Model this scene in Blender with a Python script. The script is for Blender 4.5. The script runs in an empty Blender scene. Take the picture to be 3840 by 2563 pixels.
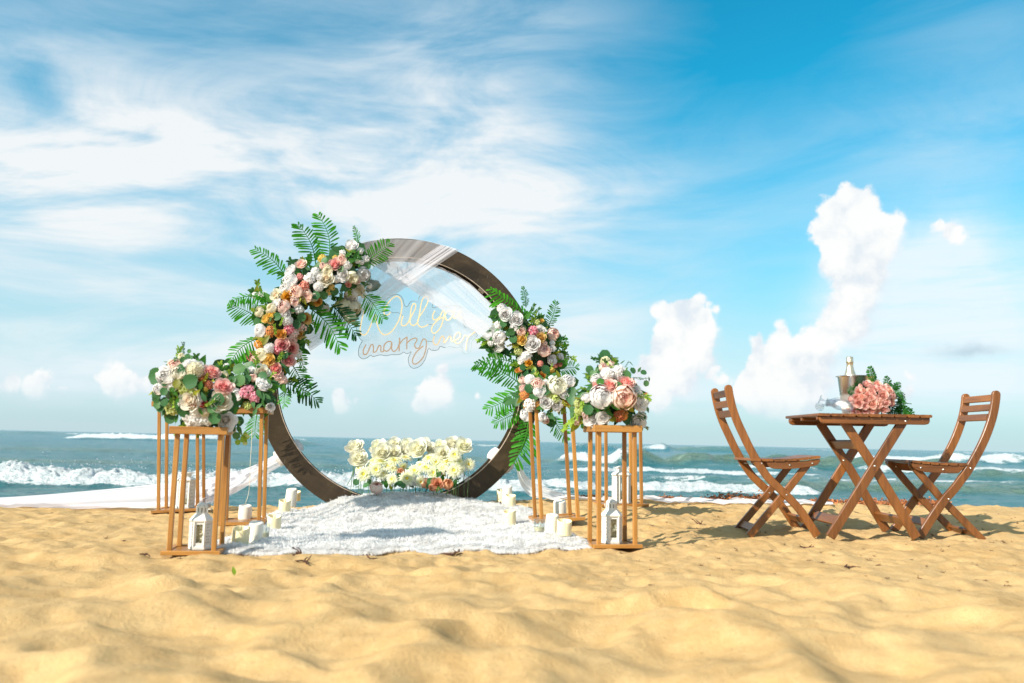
import bpy, math, random
import numpy as np
from mathutils import Vector, Matrix, Euler, Quaternion

random.seed(11)
RNG = np.random.default_rng(11)
R = math.radians
SC = bpy.context.scene
COL = SC.collection

# ------------------------------------------------------------------ camera
FOC = 3200.0                      # focal length in pixels of the 3840 px wide photograph (a 30 mm lens)
PITCH = math.atan((1655 - 1281.5) / FOC)
ROLL = R(1.25)
EYE = 0.525                       # metres above the sand in front of the rug
CAM_M = (Matrix.Translation((0, 0, EYE)) @ Euler((R(90) + PITCH, 0, 0)).to_matrix().to_4x4()
         @ Matrix.Rotation(ROLL, 4, 'Z'))
cam_data = bpy.data.cameras.new('camera')
cam = bpy.data.objects.new('camera', cam_data)
COL.objects.link(cam)
cam.matrix_world = CAM_M
cam_data.sensor_width = 36
cam_data.lens = 30
cam_data.clip_start = 0.05
cam_data.clip_end = 20000
cam_data.dof.use_dof = True
cam_data.dof.focus_distance = 6.3
cam_data.dof.aperture_fstop = 2.6
SC.camera = cam
CAM3 = CAM_M.to_3x3()


def ray(u, v):
    """direction of the sight line through a pixel of the photograph"""
    return CAM3 @ Vector(((u - 1920) / FOC, -(v - 1281.5) / FOC, -1))


def at(u, v, Y):
    """the point at distance Y (world y) seen at that pixel"""
    d = ray(u, v)
    return Vector((0, 0, EYE)) + d * (Y / d.y)


def zf(ox, oy, s):
    """pixels measured in an enlarged crop -> pixels of the photograph"""
    return lambda x, y: (ox + x / s, oy + y / s)


# ------------------------------------------------------------------ sun, sky, exposure
SUN_EL = 31.0
SUN_AZ = 232.0                    # degrees clockwise from +Y: from the left, a little in front of the arch
sun_data = bpy.data.lights.new('sun', 'SUN')
sun_data.energy = 4.6
sun_data.angle = R(0.5)
sun_data.color = (1.0, 0.92, 0.79)
sun = bpy.data.objects.new('sun', sun_data)
COL.objects.link(sun)
sdir = Vector((math.sin(R(SUN_AZ)) * math.cos(R(SUN_EL)), math.cos(R(SUN_AZ)) * math.cos(R(SUN_EL)), math.sin(R(SUN_EL))))
sun.rotation_euler = sdir.to_track_quat('Z', 'Y').to_euler()
sun.location = (-6, -2, 6)

SC.view_settings.view_transform = 'Standard'
SC.view_settings.look = 'None'
SC.view_settings.gamma = 1
SC.view_settings.use_curve_mapping = False
SC.view_settings.exposure = 0.76
SC.render.engine = 'CYCLES'
SC.cycles.use_denoising = True
SC.cycles.max_bounces = 8
SC.cycles.diffuse_bounces = 5
SC.cycles.glossy_bounces = 3
SC.cycles.transmission_bounces = 6
SC.cycles.transparent_max_bounces = 24
SC.cycles.caustics_reflective = False
SC.cycles.caustics_refractive = False


class NT:
    """small helper for writing node graphs"""
    def __init__(self, tree):
        self.t = tree
        for n in list(tree.nodes):
            tree.nodes.remove(n)

    def n(self, typ, **kw):
        nd = self.t.nodes.new(typ)
        for k, v in kw.items():
            setattr(nd, k, v)
        return nd

    def put(self, sock, val):
        if isinstance(val, bpy.types.NodeSocket):
            self.t.links.new(val, sock)
        elif val is not None:
            sock.default_value = val

    def m(self, op, a, b=None, c=None, clamp=False):
        nd = self.n('ShaderNodeMath', operation=op, use_clamp=clamp)
        self.put(nd.inputs[0], a)
        self.put(nd.inputs[1], b)
        self.put(nd.inputs[2], c)
        return nd.outputs[0]

    def vm(self, op, a, b=None):
        nd = self.n('ShaderNodeVectorMath', operation=op)
        self.put(nd.inputs[0], a)
        if op == 'SCALE':
            self.put(nd.inputs['Scale'], b)
        elif b is not None:
            self.put(nd.inputs[1], b)
        return nd.outputs['Value'] if op in ('DISTANCE', 'LENGTH', 'DOT_PRODUCT') else nd.outputs[0]

    def xyz(self, x, y, z=0.0):
        nd = self.n('ShaderNodeCombineXYZ')
        for i, a in enumerate((x, y, z)):
            self.put(nd.inputs[i], a)
        return nd.outputs[0]

    def noise(self, vec, scale, detail=4, rough=0.5, dist=0.0, col=False, lac=2.0):
        nd = self.n('ShaderNodeTexNoise')
        self.put(nd.inputs['Vector'], vec)
        nd.inputs['Scale'].default_value = scale
        nd.inputs['Detail'].default_value = detail
        nd.inputs['Roughness'].default_value = rough
        nd.inputs['Lacunarity'].default_value = lac
        nd.inputs['Distortion'].default_value = dist
        return nd.outputs['Color'] if col else nd.outputs[0]

    def mapr(self, x, a, b, c=0.0, d=1.0, smooth=True):
        nd = self.n('ShaderNodeMapRange')
        nd.interpolation_type = 'SMOOTHSTEP' if smooth else 'LINEAR'
        self.put(nd.inputs[0], x)
        for i, v in enumerate((a, b, c, d)):
            self.put(nd.inputs[1 + i], v)
        return nd.outputs[0]

    def mix(self, f, a, b, blend='MIX'):
        nd = self.n('ShaderNodeMix', data_type='RGBA', blend_type=blend)
        self.put(nd.inputs[0], f)
        self.put(nd.inputs[6], a if not isinstance(a, tuple) else (*a[:3], 1))
        self.put(nd.inputs[7], b if not isinstance(b, tuple) else (*b[:3], 1))
        return nd.outputs[2]

    def ramp(self, f, stops, interp='LINEAR'):
        nd = self.n('ShaderNodeValToRGB')
        nd.color_ramp.interpolation = interp
        el = nd.color_ramp.elements
        while len(el) < len(stops):
            el.new(0.5)
        for e, (p, c) in zip(el, stops):
            e.position = p
            e.color = (*c[:3], 1)
        self.put(nd.inputs[0], f)
        return nd.outputs[0]


world = bpy.data.worlds.new('World')
SC.world = world
world.use_nodes = True
W = NT(world.node_tree)
w_out = W.n('ShaderNodeOutputWorld')
w_bg = W.n('ShaderNodeBackground')
w_bg.inputs['Strength'].default_value = 0.073
W.t.links.new(w_bg.outputs[0], w_out.inputs[0])
sky = W.n('ShaderNodeTexSky')
sky.sky_type = 'NISHITA'
sky.sun_disc = False
sky.sun_elevation = R(SUN_EL)
sky.sun_rotation = R(SUN_AZ)
sky.altitude = 0
sky.air_density = 1.0
sky.dust_density = 0.6
sky.ozone_density = 1.6
w_dir = W.n('ShaderNodeTexCoord').outputs['Generated']
w_sep = W.n('ShaderNodeSeparateXYZ')
W.t.links.new(w_dir, w_sep.inputs[0])
w_az = W.m('MULTIPLY', W.m('ARCTAN2', w_sep.outputs[0], w_sep.outputs[1]), 180 / math.pi)
w_el = W.m('MULTIPLY', W.m('ARCSINE', w_sep.outputs[2]), 180 / math.pi)
w_p = W.xyz(w_az, w_el)


def azel(x, y):
    """direction (azimuth, elevation in degrees) of a point given in the 2349 px wide view of the photograph"""
    d = ray(x * 1.6347, y * 1.6347).normalized()
    return math.degrees(math.atan2(d.x, d.y)), math.degrees(math.asin(d.z))


DEG = 1957 / 57.3                 # view pixels per degree near the middle

# blue: the Nishita sky with the photograph's cooler, more saturated cast
w_blue = W.n('ShaderNodeHueSaturation')
w_blue.inputs['Hue'].default_value = 0.478
w_blue.inputs['Saturation'].default_value = 1.25
w_blue.inputs['Value'].default_value = 1.0
W.t.links.new(sky.outputs[0], w_blue.inputs['Color'])
blue = W.vm('MULTIPLY', w_blue.outputs[0], (0.18, 1.36, 1.45))
# pale moist air low down
low = W.mapr(w_el, 21.0, -1.0)
haze_f = W.m('MULTIPLY', W.m('POWER', low, 1.05), 0.88)
base_sky = W.mix(haze_f, blue, (5.0, 6.0, 6.6))

# thin high cloud: coverage from broad soft patches, texture from stretched noise
CIRRUS = [(60, 330, 420, 110, .95), (330, 500, 700, 120, .95), (950, 470, 430, 130, .85), (180, 590, 330, 60, .6),
          (900, 240, 260, 75, .62), (620, 330, 420, 90, .35), (1120, 130, 260, 150, .50), (640, 40, 420, 90, .40),
          (150, 140, 260, 90, .42), (230, 740, 460, 90, .75), (650, 830, 700, 70, .38), (300, 870, 700, 60, .20), (1150, 800, 400, 90, .45), (1180, 330, 220, 140, .30),
          (2230, 310, 330, 90, .38), (2260, 60, 180, 90, .18), (2270, 800, 260, 55, .38), (1330, 730, 180, 50, .35),
          (1500, 520, 420, 100, .12), (1180, 430, 240, 60, .40), (1180, 690, 330, 110, .25)]
cov = None
for (x, y, rx, ry, wgt) in CIRRUS:
    a, e = azel(x, y)
    q = W.vm('MULTIPLY', W.vm('SUBTRACT', w_p, (a, e, 0)), (DEG / rx, DEG / ry, 0))
    g = W.m('MULTIPLY', W.m('POWER', math.e, W.m('MULTIPLY', W.vm('DOT_PRODUCT', q, q), -0.7)), wgt)
    cov = g if cov is None else W.m('ADD', cov, g)
# beyond the view the thin cloud carries on, unevenly, thickened behind for fill light
far_fill_cov = W.m('MULTIPLY', W.mapr(W.m('ABSOLUTE', w_az), 34, 70), 0.95)
up_cov = W.m('MULTIPLY', W.mapr(w_el, 30, 50), 0.45)
cov = W.m('ADD', cov, W.m('MAXIMUM', far_fill_cov, up_cov))
w_q = W.xyz(W.m('ADD', W.m('MULTIPLY', w_az, 0.055), W.m('MULTIPLY', w_el, 0.045)),
            W.m('SUBTRACT', W.m('MULTIPLY', w_el, 0.17), W.m('MULTIPLY', w_az, 0.025)), 3.7)
n1 = W.noise(w_q, 1.15, 9, 0.58, 0.8)
n2 = W.noise(W.xyz(W.m('MULTIPLY', w_az, 0.03), W.m('MULTIPLY', w_el, 0.26), 1.3), 2.4, 7, 0.62, 0.35)
nn = W.m('ADD', W.m('MULTIPLY', n1, 0.78), W.m('MULTIPLY', n2, 0.22))
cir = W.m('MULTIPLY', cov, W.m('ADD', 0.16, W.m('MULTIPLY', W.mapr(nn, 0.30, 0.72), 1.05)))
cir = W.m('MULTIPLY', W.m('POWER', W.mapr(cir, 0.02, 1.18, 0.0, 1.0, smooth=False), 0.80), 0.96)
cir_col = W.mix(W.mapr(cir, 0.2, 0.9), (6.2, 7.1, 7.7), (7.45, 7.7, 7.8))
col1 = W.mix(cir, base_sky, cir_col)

# heaped clouds far out over the sea: (x, y, radius, soft 0/1), in view pixels
CUMULI = [  # the tall tower
    (1935, 455, 30, 0), (1905, 480, 34, 0), (1965, 480, 44, 0), (1990, 520, 50, 0), (1930, 540, 55, 0), (2010, 560, 56, 0),
    (1960, 600, 62, 0), (1990, 640, 52, 0), (1965, 690, 48, 0), (1925, 700, 36, 0), (1940, 740, 55, 0), (1890, 745, 32, 0),
    (1870, 770, 34, 0), (1885, 800, 50, 0), (1840, 790, 26, 0), (1800, 765, 20, 0), (1795, 800, 34, 0), (1745, 800, 28, 0),
    (1760, 850, 52, 0), (1820, 850, 55, 0), (1730, 900, 46, 0), (1800, 910, 60, 0), (1870, 880, 45, 0), (1740, 935, 36, 0),
    (1855, 930, 40, 0), (2045, 520, 34, 0),
    # the lower bank to its left
    (1605, 690, 26, 0), (1640, 710, 20, 0), (1530, 720, 30, 0), (1570, 745, 55, 0), (1615, 770, 42, 0), (1550, 800, 55, 0),
    (1600, 830, 45, 0), (1510, 850, 46, 0), (1560, 880, 52, 0), (1480, 890, 34, 0), (1520, 920, 40, 0),
    # small heaps along the horizon
    (1010, 850, 26, 0), (1000, 895, 38, 0), (985, 930, 40, 0), (1015, 920, 34, 0), (790, 915, 24, 0), (790, 935, 28, 0), (825, 920, 14, 0),
    (262, 846, 26, 0), (250, 880, 32, 0), (295, 862, 26, 0), (285, 895, 34, 0), (95, 870, 24, 0), (80, 895, 34, 0), (20, 885, 26, 0), (340, 890, 28, 0), (135, 890, 18, 0),
    (2090, 865, 22, 0), (2080, 900, 26, 0), (2150, 522, 22, 0), (2178, 534, 27, 0), (2208, 546, 20, 0), (2236, 546, 11, 0), (1100, 905, 20, 0), (1650, 870, 22, 0)]
SOFT = [(2050, 650, 115, .75), (2015, 770, 110, .75), (1900, 690, 60, .30), (1960, 880, 110, .5), (1700, 945, 120, .5), (1560, 930, 110, .5),
        (1880, 940, 120, .4), (2130, 900, 90, .3), (2200, 545, 70, .4), (990, 930, 75, .4), (790, 930, 60, .35), (270, 905, 110, .42),
        (80, 905, 120, .42), (450, 930, 120, .28), (1240, 930, 110, .25), (2330, 930, 100, .35), (1440, 940, 100, .3), (2260, 660, 170, .42), (2250, 800, 190, .50), (2130, 760, 120, .35)]
wn = W.noise(w_dir, 19, 8, 0.60, 0.0, col=True)
wp = W.vm('ADD', w_p, W.vm('SCALE', W.vm('SUBTRACT', wn, (0.5, 0.5, 0.5)), 2.1))
vor = W.n('ShaderNodeTexVoronoi')
vor.feature = 'SMOOTH_F1'
vor.inputs['Scale'].default_value = 40
vor.inputs['Smoothness'].default_value = 0.5
vor.inputs['Detail'].default_value = 3.0
W.t.links.new(W.vm('ADD', w_dir, W.vm('SCALE', wn, 0.012)), vor.inputs['Vector'])
bil = W.m('MULTIPLY', W.m('SUBTRACT', 0.47, vor.outputs['Distance']), 0.6)
fld = None
lit = None
for (x, y, r_, s_) in CUMULI:
    a, e = azel(x, y)
    r_ = r_ * 1.36 / DEG
    d = W.vm('DISTANCE', wp, (a, e, 0))
    f = W.m('SUBTRACT', r_, d)
    fld = f if fld is None else W.m('SMOOTH_MAX', fld, f, 0.25)
    d2 = W.vm('DISTANCE', wp, (a - 0.42 * r_, e + 0.45 * r_, 0))
    f2 = W.m('SUBTRACT', 1.0, W.m('DIVIDE', d2, r_ * 1.5))
    f2 = W.m('MULTIPLY', f2, W.mapr(f, -0.3, 0.1))
    lit = f2 if lit is None else W.m('MAXIMUM', lit, f2)
fld = W.m('ADD', fld, bil)
# crisp towards the sun and the top, ragged away from it; bases dissolve into the low haze
c_edge = W.mapr(lit, 0.05, 0.60, 2.0, 0.34)
c_a = W.mapr(W.m('DIVIDE', fld, c_edge), -0.05, 0.95)
c_a = W.m('MULTIPLY', c_a, W.mapr(w_el, 0.2, 3.6, 0.0, 0.97))
soft = None
for (x, y, r_, wgt) in SOFT:
    a, e = azel(x, y)
    q = W.vm('SCALE', W.vm('SUBTRACT', wp, (a, e, 0)), DEG / r_)
    g = W.m('MULTIPLY', W.m('POWER', math.e, W.m('MULTIPLY', W.vm('DOT_PRODUCT', q, q), -1.1)), wgt)
    soft = g if soft is None else W.m('ADD', soft, g)
soft = W.m('MULTIPLY', W.m('MINIMUM', soft, 0.82), W.mapr(w_el, 0.6, 4.0))
soft = W.m('MULTIPLY', soft, W.mapr(n2, 0.25, 0.6, 0.55, 1.1))
col2 = W.mix(soft, col1, (7.0, 7.8, 8.3))
shade = W.m('ADD', W.m('MULTIPLY', lit, 0.50), W.m('ADD', W.m('MULTIPLY', bil, 0.35), W.m('MULTIPLY', W.m('SUBTRACT', W.noise(w_dir, 24, 6, .6), 0.5), 2.6)))
c_col = W.mix(W.mapr(shade, -0.30, 0.42), (6.2, 6.85, 7.4), (8.15, 8.15, 8.05))
c_col = W.mix(W.mapr(w_el, 7.0, 1.0, 0.0, 0.12), c_col, (6.2, 7.3, 8.0))
# one thin grey bar of cloud low on the right
g_a, g_e = azel(2225, 800)
g_q = W.vm('MULTIPLY', W.vm('SUBTRACT', wp, (g_a, g_e, 0)), (DEG / 55, DEG / 13, 0))
g_f = W.m('MULTIPLY', W.m('POWER', math.e, W.m('MULTIPLY', W.vm('DOT_PRODUCT', g_q, g_q), -1.0)), 0.6)
col2 = W.mix(g_f, col2, (3.6, 4.8, 5.6))
col3 = W.mix(c_a, col2, c_col)
# below the horizon: dull sea blue
col4 = W.mix(W.mapr(w_el, -0.2, -2.0), col3, (1.4, 2.6, 3.2))
W.t.links.new(col4, w_bg.inputs['Color'])
world.cycles.sampling_method = 'MANUAL'
world.cycles.sample_map_resolution = 512

# ------------------------------------------------------------------ mesh helpers
class MB:
    """collects shapes; build() links them as ONE mesh object. t = per-vertex value for the material, wc = wood grain coordinate"""
    def __init__(self):
        self.v, self.f, self.t, self.wc, self.mi = [], [], [], [], []

    def add(self, vs, fs, t=0.0, wc=None, mat=0):
        o = len(self.v)
        self.v.extend([tuple(p) for p in vs])
        self.f.extend([tuple(i + o for i in f) for f in fs])
        self.mi.extend([mat] * len(fs))
        self.t.extend(list(t) if hasattr(t, '__len__') else [t] * len(vs))
        self.wc.extend([tuple(c) for c in wc] if wc is not None else [(p[0], p[1], p[2]) for p in vs])

    def box(self, c, s, rot=None, ch=0.0, axis=0, mat=0):
        """box with chamfered long edges; axis = grain direction"""
        hx, hy, hz = s[0] / 2, s[1] / 2, s[2] / 2
        ax = [Vector((1, 0, 0)), Vector((0, 1, 0)), Vector((0, 0, 1))]
        L = (hx, hy, hz)[axis]
        o1, o2 = [i for i in range(3) if i != axis]
        h1, h2 = (hx, hy, hz)[o1], (hx, hy, hz)[o2]
        k = random.uniform(0, 50)
        sec = rect_sec(h1, h2, min(ch, h1 * .8, h2 * .8))
        vs, wc = [], []
        for e in (-1, 1):
            for (a, b) in sec:
                p = ax[axis] * (L * e) + ax[o1] * a + ax[o2] * b
                vs.append((rot @ p if rot else p) + Vector(c))
                wc.append((L * e + k, a + k, b))
        n = len(sec)
        fs = [(i, (i + 1) % n, n + (i + 1) % n, n + i) for i in range(n)] + [tuple(range(n))[::-1], tuple(range(n, 2 * n))]
        self.add(vs, fs, 0, wc, mat)

    def bar(self, p0, p1, w, h, up=(0, 1, 0), ch=0.002, mat=0):
        """bar of section w (across) x h (along up) from p0 to p1"""
        p0, p1 = Vector(p0), Vector(p1)
        d = (p1 - p0)
        L = d.length
        d.normalize()
        upv = Vector(up)
        upv = (upv - d * upv.dot(d)).normalized()
        sd = d.cross(upv)
        sec = rect_sec(w / 2, h / 2, ch)
        k = random.uniform(0, 50)
        vs, wc = [], []
        for e, p in ((0, p0), (L, p1)):
            for (a, b) in sec:
                vs.append(p + sd * a + upv * b)
                wc.append((e + k, a + k, b))
        n = len(sec)
        fs = [(i, (i + 1) % n, n + (i + 1) % n, n + i) for i in range(n)] + [tuple(range(n))[::-1], tuple(range(n, 2 * n))]
        self.add(vs, fs, 0, wc, mat)

    def prism(self, poly, y0, y1, ch=0.002, long='z', mat=0):
        """polygon in the xz plane pushed along y, its rims chamfered"""
        n = len(poly)
        area = sum(poly[i][0] * poly[(i + 1) % n][1] - poly[(i + 1) % n][0] * poly[i][1] for i in range(n))
        if area < 0:
            poly = poly[::-1]
        ins = []
        for i in range(n):
            a, b, c = Vector(poly[i - 1]), Vector(poly[i]), Vector(poly[(i + 1) % n])
            d1 = (b - a).normalized() if (b - a).length > 1e-9 else Vector((1, 0))
            d2 = (c - b).normalized() if (c - b).length > 1e-9 else d1
            nrm = (Vector((-d1.y, d1.x)) + Vector((-d2.y, d2.x)))
            nrm = nrm.normalized() if nrm.length > 1e-6 else Vector((-d1.y, d1.x))
            ins.append(b + nrm * ch)
        k = random.uniform(0, 50)
        rings = [(ins, y0), (poly, y0 + ch), (poly, y1 - ch), (ins, y1)]
        vs, wc = [], []
        for pts, y in rings:
            for p in pts:
                vs.append((p[0], y, p[1]))
                wc.append((p[1] + k, p[0] + k, y) if long == 'z' else (p[0] + k, p[1] + k, y))
        fs = []
        for r_ in range(3):
            for i in range(n):
                j = (i + 1) % n
                fs.append((r_ * n + i, r_ * n + j, (r_ + 1) * n + j, (r_ + 1) * n + i))
        fs.append(tuple(range(n))[::-1])
        fs.append(tuple(range(3 * n, 4 * n)))
        fs = [f[::-1] for f in fs]
        self.add(vs, fs, 0, wc, mat)

    def tube(self, path, r, n=6, mat=0, t=0.0, cap=True):
        path = [Vector(p) for p in path]
        m = len(path)
        rs = r if hasattr(r, '__len__') else [r] * m
        d0 = (path[1] - path[0]).normalized()
        ref = Vector((0, 0, 1)) if abs(d0.z) < .9 else Vector((1, 0, 0))
        nrm = (ref - d0 * ref.dot(d0)).normalized()
        vs = []
        for i, p in enumerate(path):
            d = (path[min(i + 1, m - 1)] - path[max(i - 1, 0)])
            d = d.normalized() if d.length > 1e-9 else d0
            nrm = (nrm - d * nrm.dot(d))
            nrm = nrm.normalized() if nrm.length > 1e-6 else Vector((1, 0, 0))
            b = d.cross(nrm)
            for k in range(n):
                a = 2 * math.pi * k / n
                vs.append(p + (nrm * math.cos(a) + b * math.sin(a)) * rs[i])
        fs = [(i * n + k, i * n + (k + 1) % n, (i + 1) * n + (k + 1) % n, (i + 1) * n + k) for i in range(m - 1) for k in range(n)]
        if cap:
            fs += [tuple(range(n))[::-1], tuple(range((m - 1) * n, m * n))]
        self.add(vs, fs, t, None, mat)

    def lathe(self, prof, n=24, c=(0, 0, 0), rot=None, mat=0, t=0.0, close=False):
        """prof = [(radius, z)...] turned about z"""
        vs = []
        for (r_, z) in prof:
            for k in range(n):
                a = 2 * math.pi * k / n
                p = Vector((r_ * math.cos(a), r_ * math.sin(a), z))
                vs.append((rot @ p if rot else p) + Vector(c))
        m = len(prof)
        fs = [(i * n + k, i * n + (k + 1) % n, (i + 1) * n + (k + 1) % n, (i + 1) * n + k) for i in range(m - 1) for k in range(n)]
        if prof[0][0] > 1e-5 and close:
            fs.append(tuple(range(n))[::-1])
        if prof[-1][0] > 1e-5 and close:
            fs.append(tuple(range((m - 1) * n, m * n)))
        tt = [t] * len(vs) if not hasattr(t, '__len__') else [t[i] for i in range(m) for k in range(n)]
        self.add(vs, fs, tt, None, mat)

    def mesh(self, name, mats, smooth=False):
        me = bpy.data.meshes.new(name)
        me.from_pydata(self.v, [], self.f)
        a = me.attributes.new('t', 'FLOAT', 'POINT')
        a.data.foreach_set('value', np.asarray(self.t, dtype=np.float32))
        a = me.attributes.new('wc', 'FLOAT_VECTOR', 'POINT')
        a.data.foreach_set('vector', np.asarray(self.wc, dtype=np.float32).ravel())
        for m_ in (mats if isinstance(mats, (list, tuple)) else [mats]):
            me.materials.append(m_)
        if max(self.mi, default=0) > 0:
            me.polygons.foreach_set('material_index', self.mi)
        me.polygons.foreach_set('use_smooth', [smooth] * len(me.polygons))
        me.update()
        return me

    def build(self, name, mats, parent=None, smooth=False):
        me = self.mesh(name, mats, smooth)
        if parent is not None:
            off = parent_origin(parent)
            me.transform(Matrix.Translation(-off))
        return link(name, me, parent)


def rect_sec(a, b, c):
    if c <= 0:
        return [(-a, -b), (a, -b), (a, b), (-a, b)]
    return [(-a + c, -b), (a - c, -b), (a, -b + c), (a, b - c), (a - c, b), (-a + c, b), (-a, b - c), (-a, -b + c)]


def parent_origin(p):
    o = Vector((0, 0, 0))
    while p is not None:
        o += p.location
        p = p.parent
    return o


def link(name, data, parent=None):
    o = bpy.data.objects.new(name, data)
    COL.objects.link(o)
    if parent is not None:
        o.parent = parent
    return o


def tag(o, label=None, cat=None, group=None, kind=None):
    if label:
        o['label'] = label
    if cat:
        o['category'] = cat
    if group:
        o['group'] = group
    if kind:
        o['kind'] = kind
    return o


def thing(name, label, cat, loc=(0, 0, 0), group=None):
    o = link(name, None)
    o.location = loc
    o.empty_display_size = 0.05
    return tag(o, label, cat, group)


def smoothpath(pts, k=6):
    """Catmull-Rom through the points"""
    pts = [Vector(p) for p in pts]
    out = []
    for i in range(len(pts) - 1):
        p0, p1, p2, p3 = pts[max(i - 1, 0)], pts[i], pts[i + 1], pts[min(i + 2, len(pts) - 1)]
        for j in range(k):
            t = j / k
            out.append(0.5 * ((2 * p1) + (p2 - p0) * t + (2 * p0 - 5 * p1 + 4 * p2 - p3) * t * t + (3 * p1 - p0 - 3 * p2 + p3) * t ** 3))
    out.append(pts[-1])
    return out


def ribbon(path, w, taper=None):
    """outline polygon of a strip of width w along a 2D path"""
    path = [Vector(p) for p in path]
    l_, r_ = [], []
    for i, p in enumerate(path):
        d = (path[min(i + 1, len(path) - 1)] - path[max(i - 1, 0)]).normalized()
        n = Vector((-d.y, d.x))
        ww = (w[i] if hasattr(w, '__len__') else w) / 2
        l_.append(p + n * ww)
        r_.append(p - n * ww)
    return [tuple(p) for p in l_ + r_[::-1]]


# numpy value noise on a lattice
_TAB = RNG.random((8, 256, 256))


def vnoise(x, y, seed=0):
    tab = _TAB[seed % 8]
    xi, yi = np.floor(x).astype(int), np.floor(y).astype(int)
    fx, fy = x - xi, y - yi
    fx, fy = fx ** 3 * (fx * (fx * 6 - 15) + 10), fy ** 3 * (fy * (fy * 6 - 15) + 10)
    a, b = tab[xi & 255, yi & 255], tab[(xi + 1) & 255, yi & 255]
    c, d = tab[xi & 255, (yi + 1) & 255], tab[(xi + 1) & 255, (yi + 1) & 255]
    return (a * (1 - fx) + b * fx) * (1 - fy) + (c * (1 - fx) + d * fx) * fy


def fbm(x, y, seed=0, oct=4, gain=.5):
    s, a, tot = 0, 1.0, 0
    for i in range(oct):
        s = s + a * vnoise(x * 2 ** i + 17.3 * i, y * 2 ** i + 5.1 * i, seed + i)
        tot += a
        a *= gain
    return s / tot


def sstep(x, a, b):
    t = np.clip((x - a) / (b - a), 0, 1)
    return t * t * (3 - 2 * t)


# ------------------------------------------------------------------ materials
def new_mat(name):
    m = bpy.data.materials.new(name)
    m.use_nodes = True
    g = NT(m.node_tree)
    out = g.n('ShaderNodeOutputMaterial')
    return m, g, out


def principled(g, col, rough=.5, **kw):
    p = g.n('ShaderNodeBsdfPrincipled')
    g.put(p.inputs['Base Color'], col if not isinstance(col, tuple) else (*col[:3], 1))
    g.put(p.inputs['Roughness'], rough)
    for k, v in kw.items():
        g.put(p.inputs[k.replace('_', ' ')], v)
    return p


def bump(g, h, strength=.3, dist=.01):
    b = g.n('ShaderNodeBump')
    b.inputs['Strength'].default_value = strength
    b.inputs['Distance'].default_value = dist
    g.put(b.inputs['Height'], h)
    return b.outputs[0]


def attr(g, name, vec=False):
    a = g.n('ShaderNodeAttribute')
    a.attribute_name = name
    return a.outputs['Vector'] if vec else a.outputs['Fac']


def simple(name, col, rough=.5, var=.15, scale=30, **kw):
    """plain surface with a little unevenness of tone"""
    m, g, out = new_mat(name)
    tc = g.n('ShaderNodeTexCoord').outputs['Object']
    n = g.noise(tc, scale, 4, .6)
    c = g.mix(g.mapr(n, .3, .7), tuple(x * (1 - var) for x in col), tuple(min(1, x * (1 + var)) for x in col))
    p = principled(g, c, rough, **kw)
    g.t.links.new(p.outputs[0], out.inputs[0])
    return m


def wood(name, dark, light, rough=.45, coat=.0):
    m, g, out = new_mat(name)
    wc = attr(g, 'wc', True)
    st = g.vm('MULTIPLY', wc, (2.2, 55, 55))
    n = g.noise(st, 1.0, 6, .65, .6)
    kn = g.noise(g.vm('MULTIPLY', wc, (3.0, 14, 14)), 1.0, 3, .5, 1.2)
    oi = g.n('ShaderNodeObjectInfo').outputs['Random']
    f = g.m('ADD', g.m('MULTIPLY', n, .6), g.m('MULTIPLY', kn, .4))
    f = g.m('ADD', f, g.m('MULTIPLY', g.m('SUBTRACT', oi, .5), .22))
    c = g.ramp(f, [(.28, dark), (.50, tuple((a + b) / 2 for a, b in zip(dark, light))), (.72, light)])
    p = principled(g, c, g.mapr(n, .3, .7, rough - .08, rough + .12), Coat_Weight=coat, Coat_Roughness=.25)
    g.put(p.inputs['Normal'], bump(g, n, .25, .002))
    g.t.links.new(p.outputs[0], out.inputs[0])
    return m


def petal_mat(name, stops, transl=.40, rough=.62):
    """stops: colours from the heart of the flower (0) to its outer rim (1)"""
    m, g, out = new_mat(name)
    t = attr(g, 't')
    oi = g.n('ShaderNodeObjectInfo').outputs['Random']
    tc = g.n('ShaderNodeTexCoord').outputs['Object']
    n = g.noise(tc, 9, 3, .6)
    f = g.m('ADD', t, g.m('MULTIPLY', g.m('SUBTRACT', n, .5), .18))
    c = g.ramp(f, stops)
    hs = g.n('ShaderNodeHueSaturation')
    g.put(hs.inputs['Hue'], g.m('ADD', .5, g.m('MULTIPLY', g.m('SUBTRACT', oi, .5), .018)))
    g.put(hs.inputs['Saturation'], g.m('ADD', .92, g.m('MULTIPLY', oi, .16)))
    g.put(hs.inputs['Value'], g.m('ADD', .94, g.m('MULTIPLY', oi, .08)))
    g.put(hs.inputs['Color'], c)
    p = principled(g, hs.outputs[0], rough, Specular_IOR_Level=.25)
    tr = g.n('ShaderNodeBsdfTranslucent')
    g.put(tr.inputs[0], hs.outputs[0])
    mx = g.n('ShaderNodeMixShader')
    mx.inputs[0].default_value = transl
    g.t.links.new(p.outputs[0], mx.inputs[1])
    g.t.links.new(tr.outputs[0], mx.inputs[2])
    g.t.links.new(mx.outputs[0], out.inputs[0])
    return m


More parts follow.
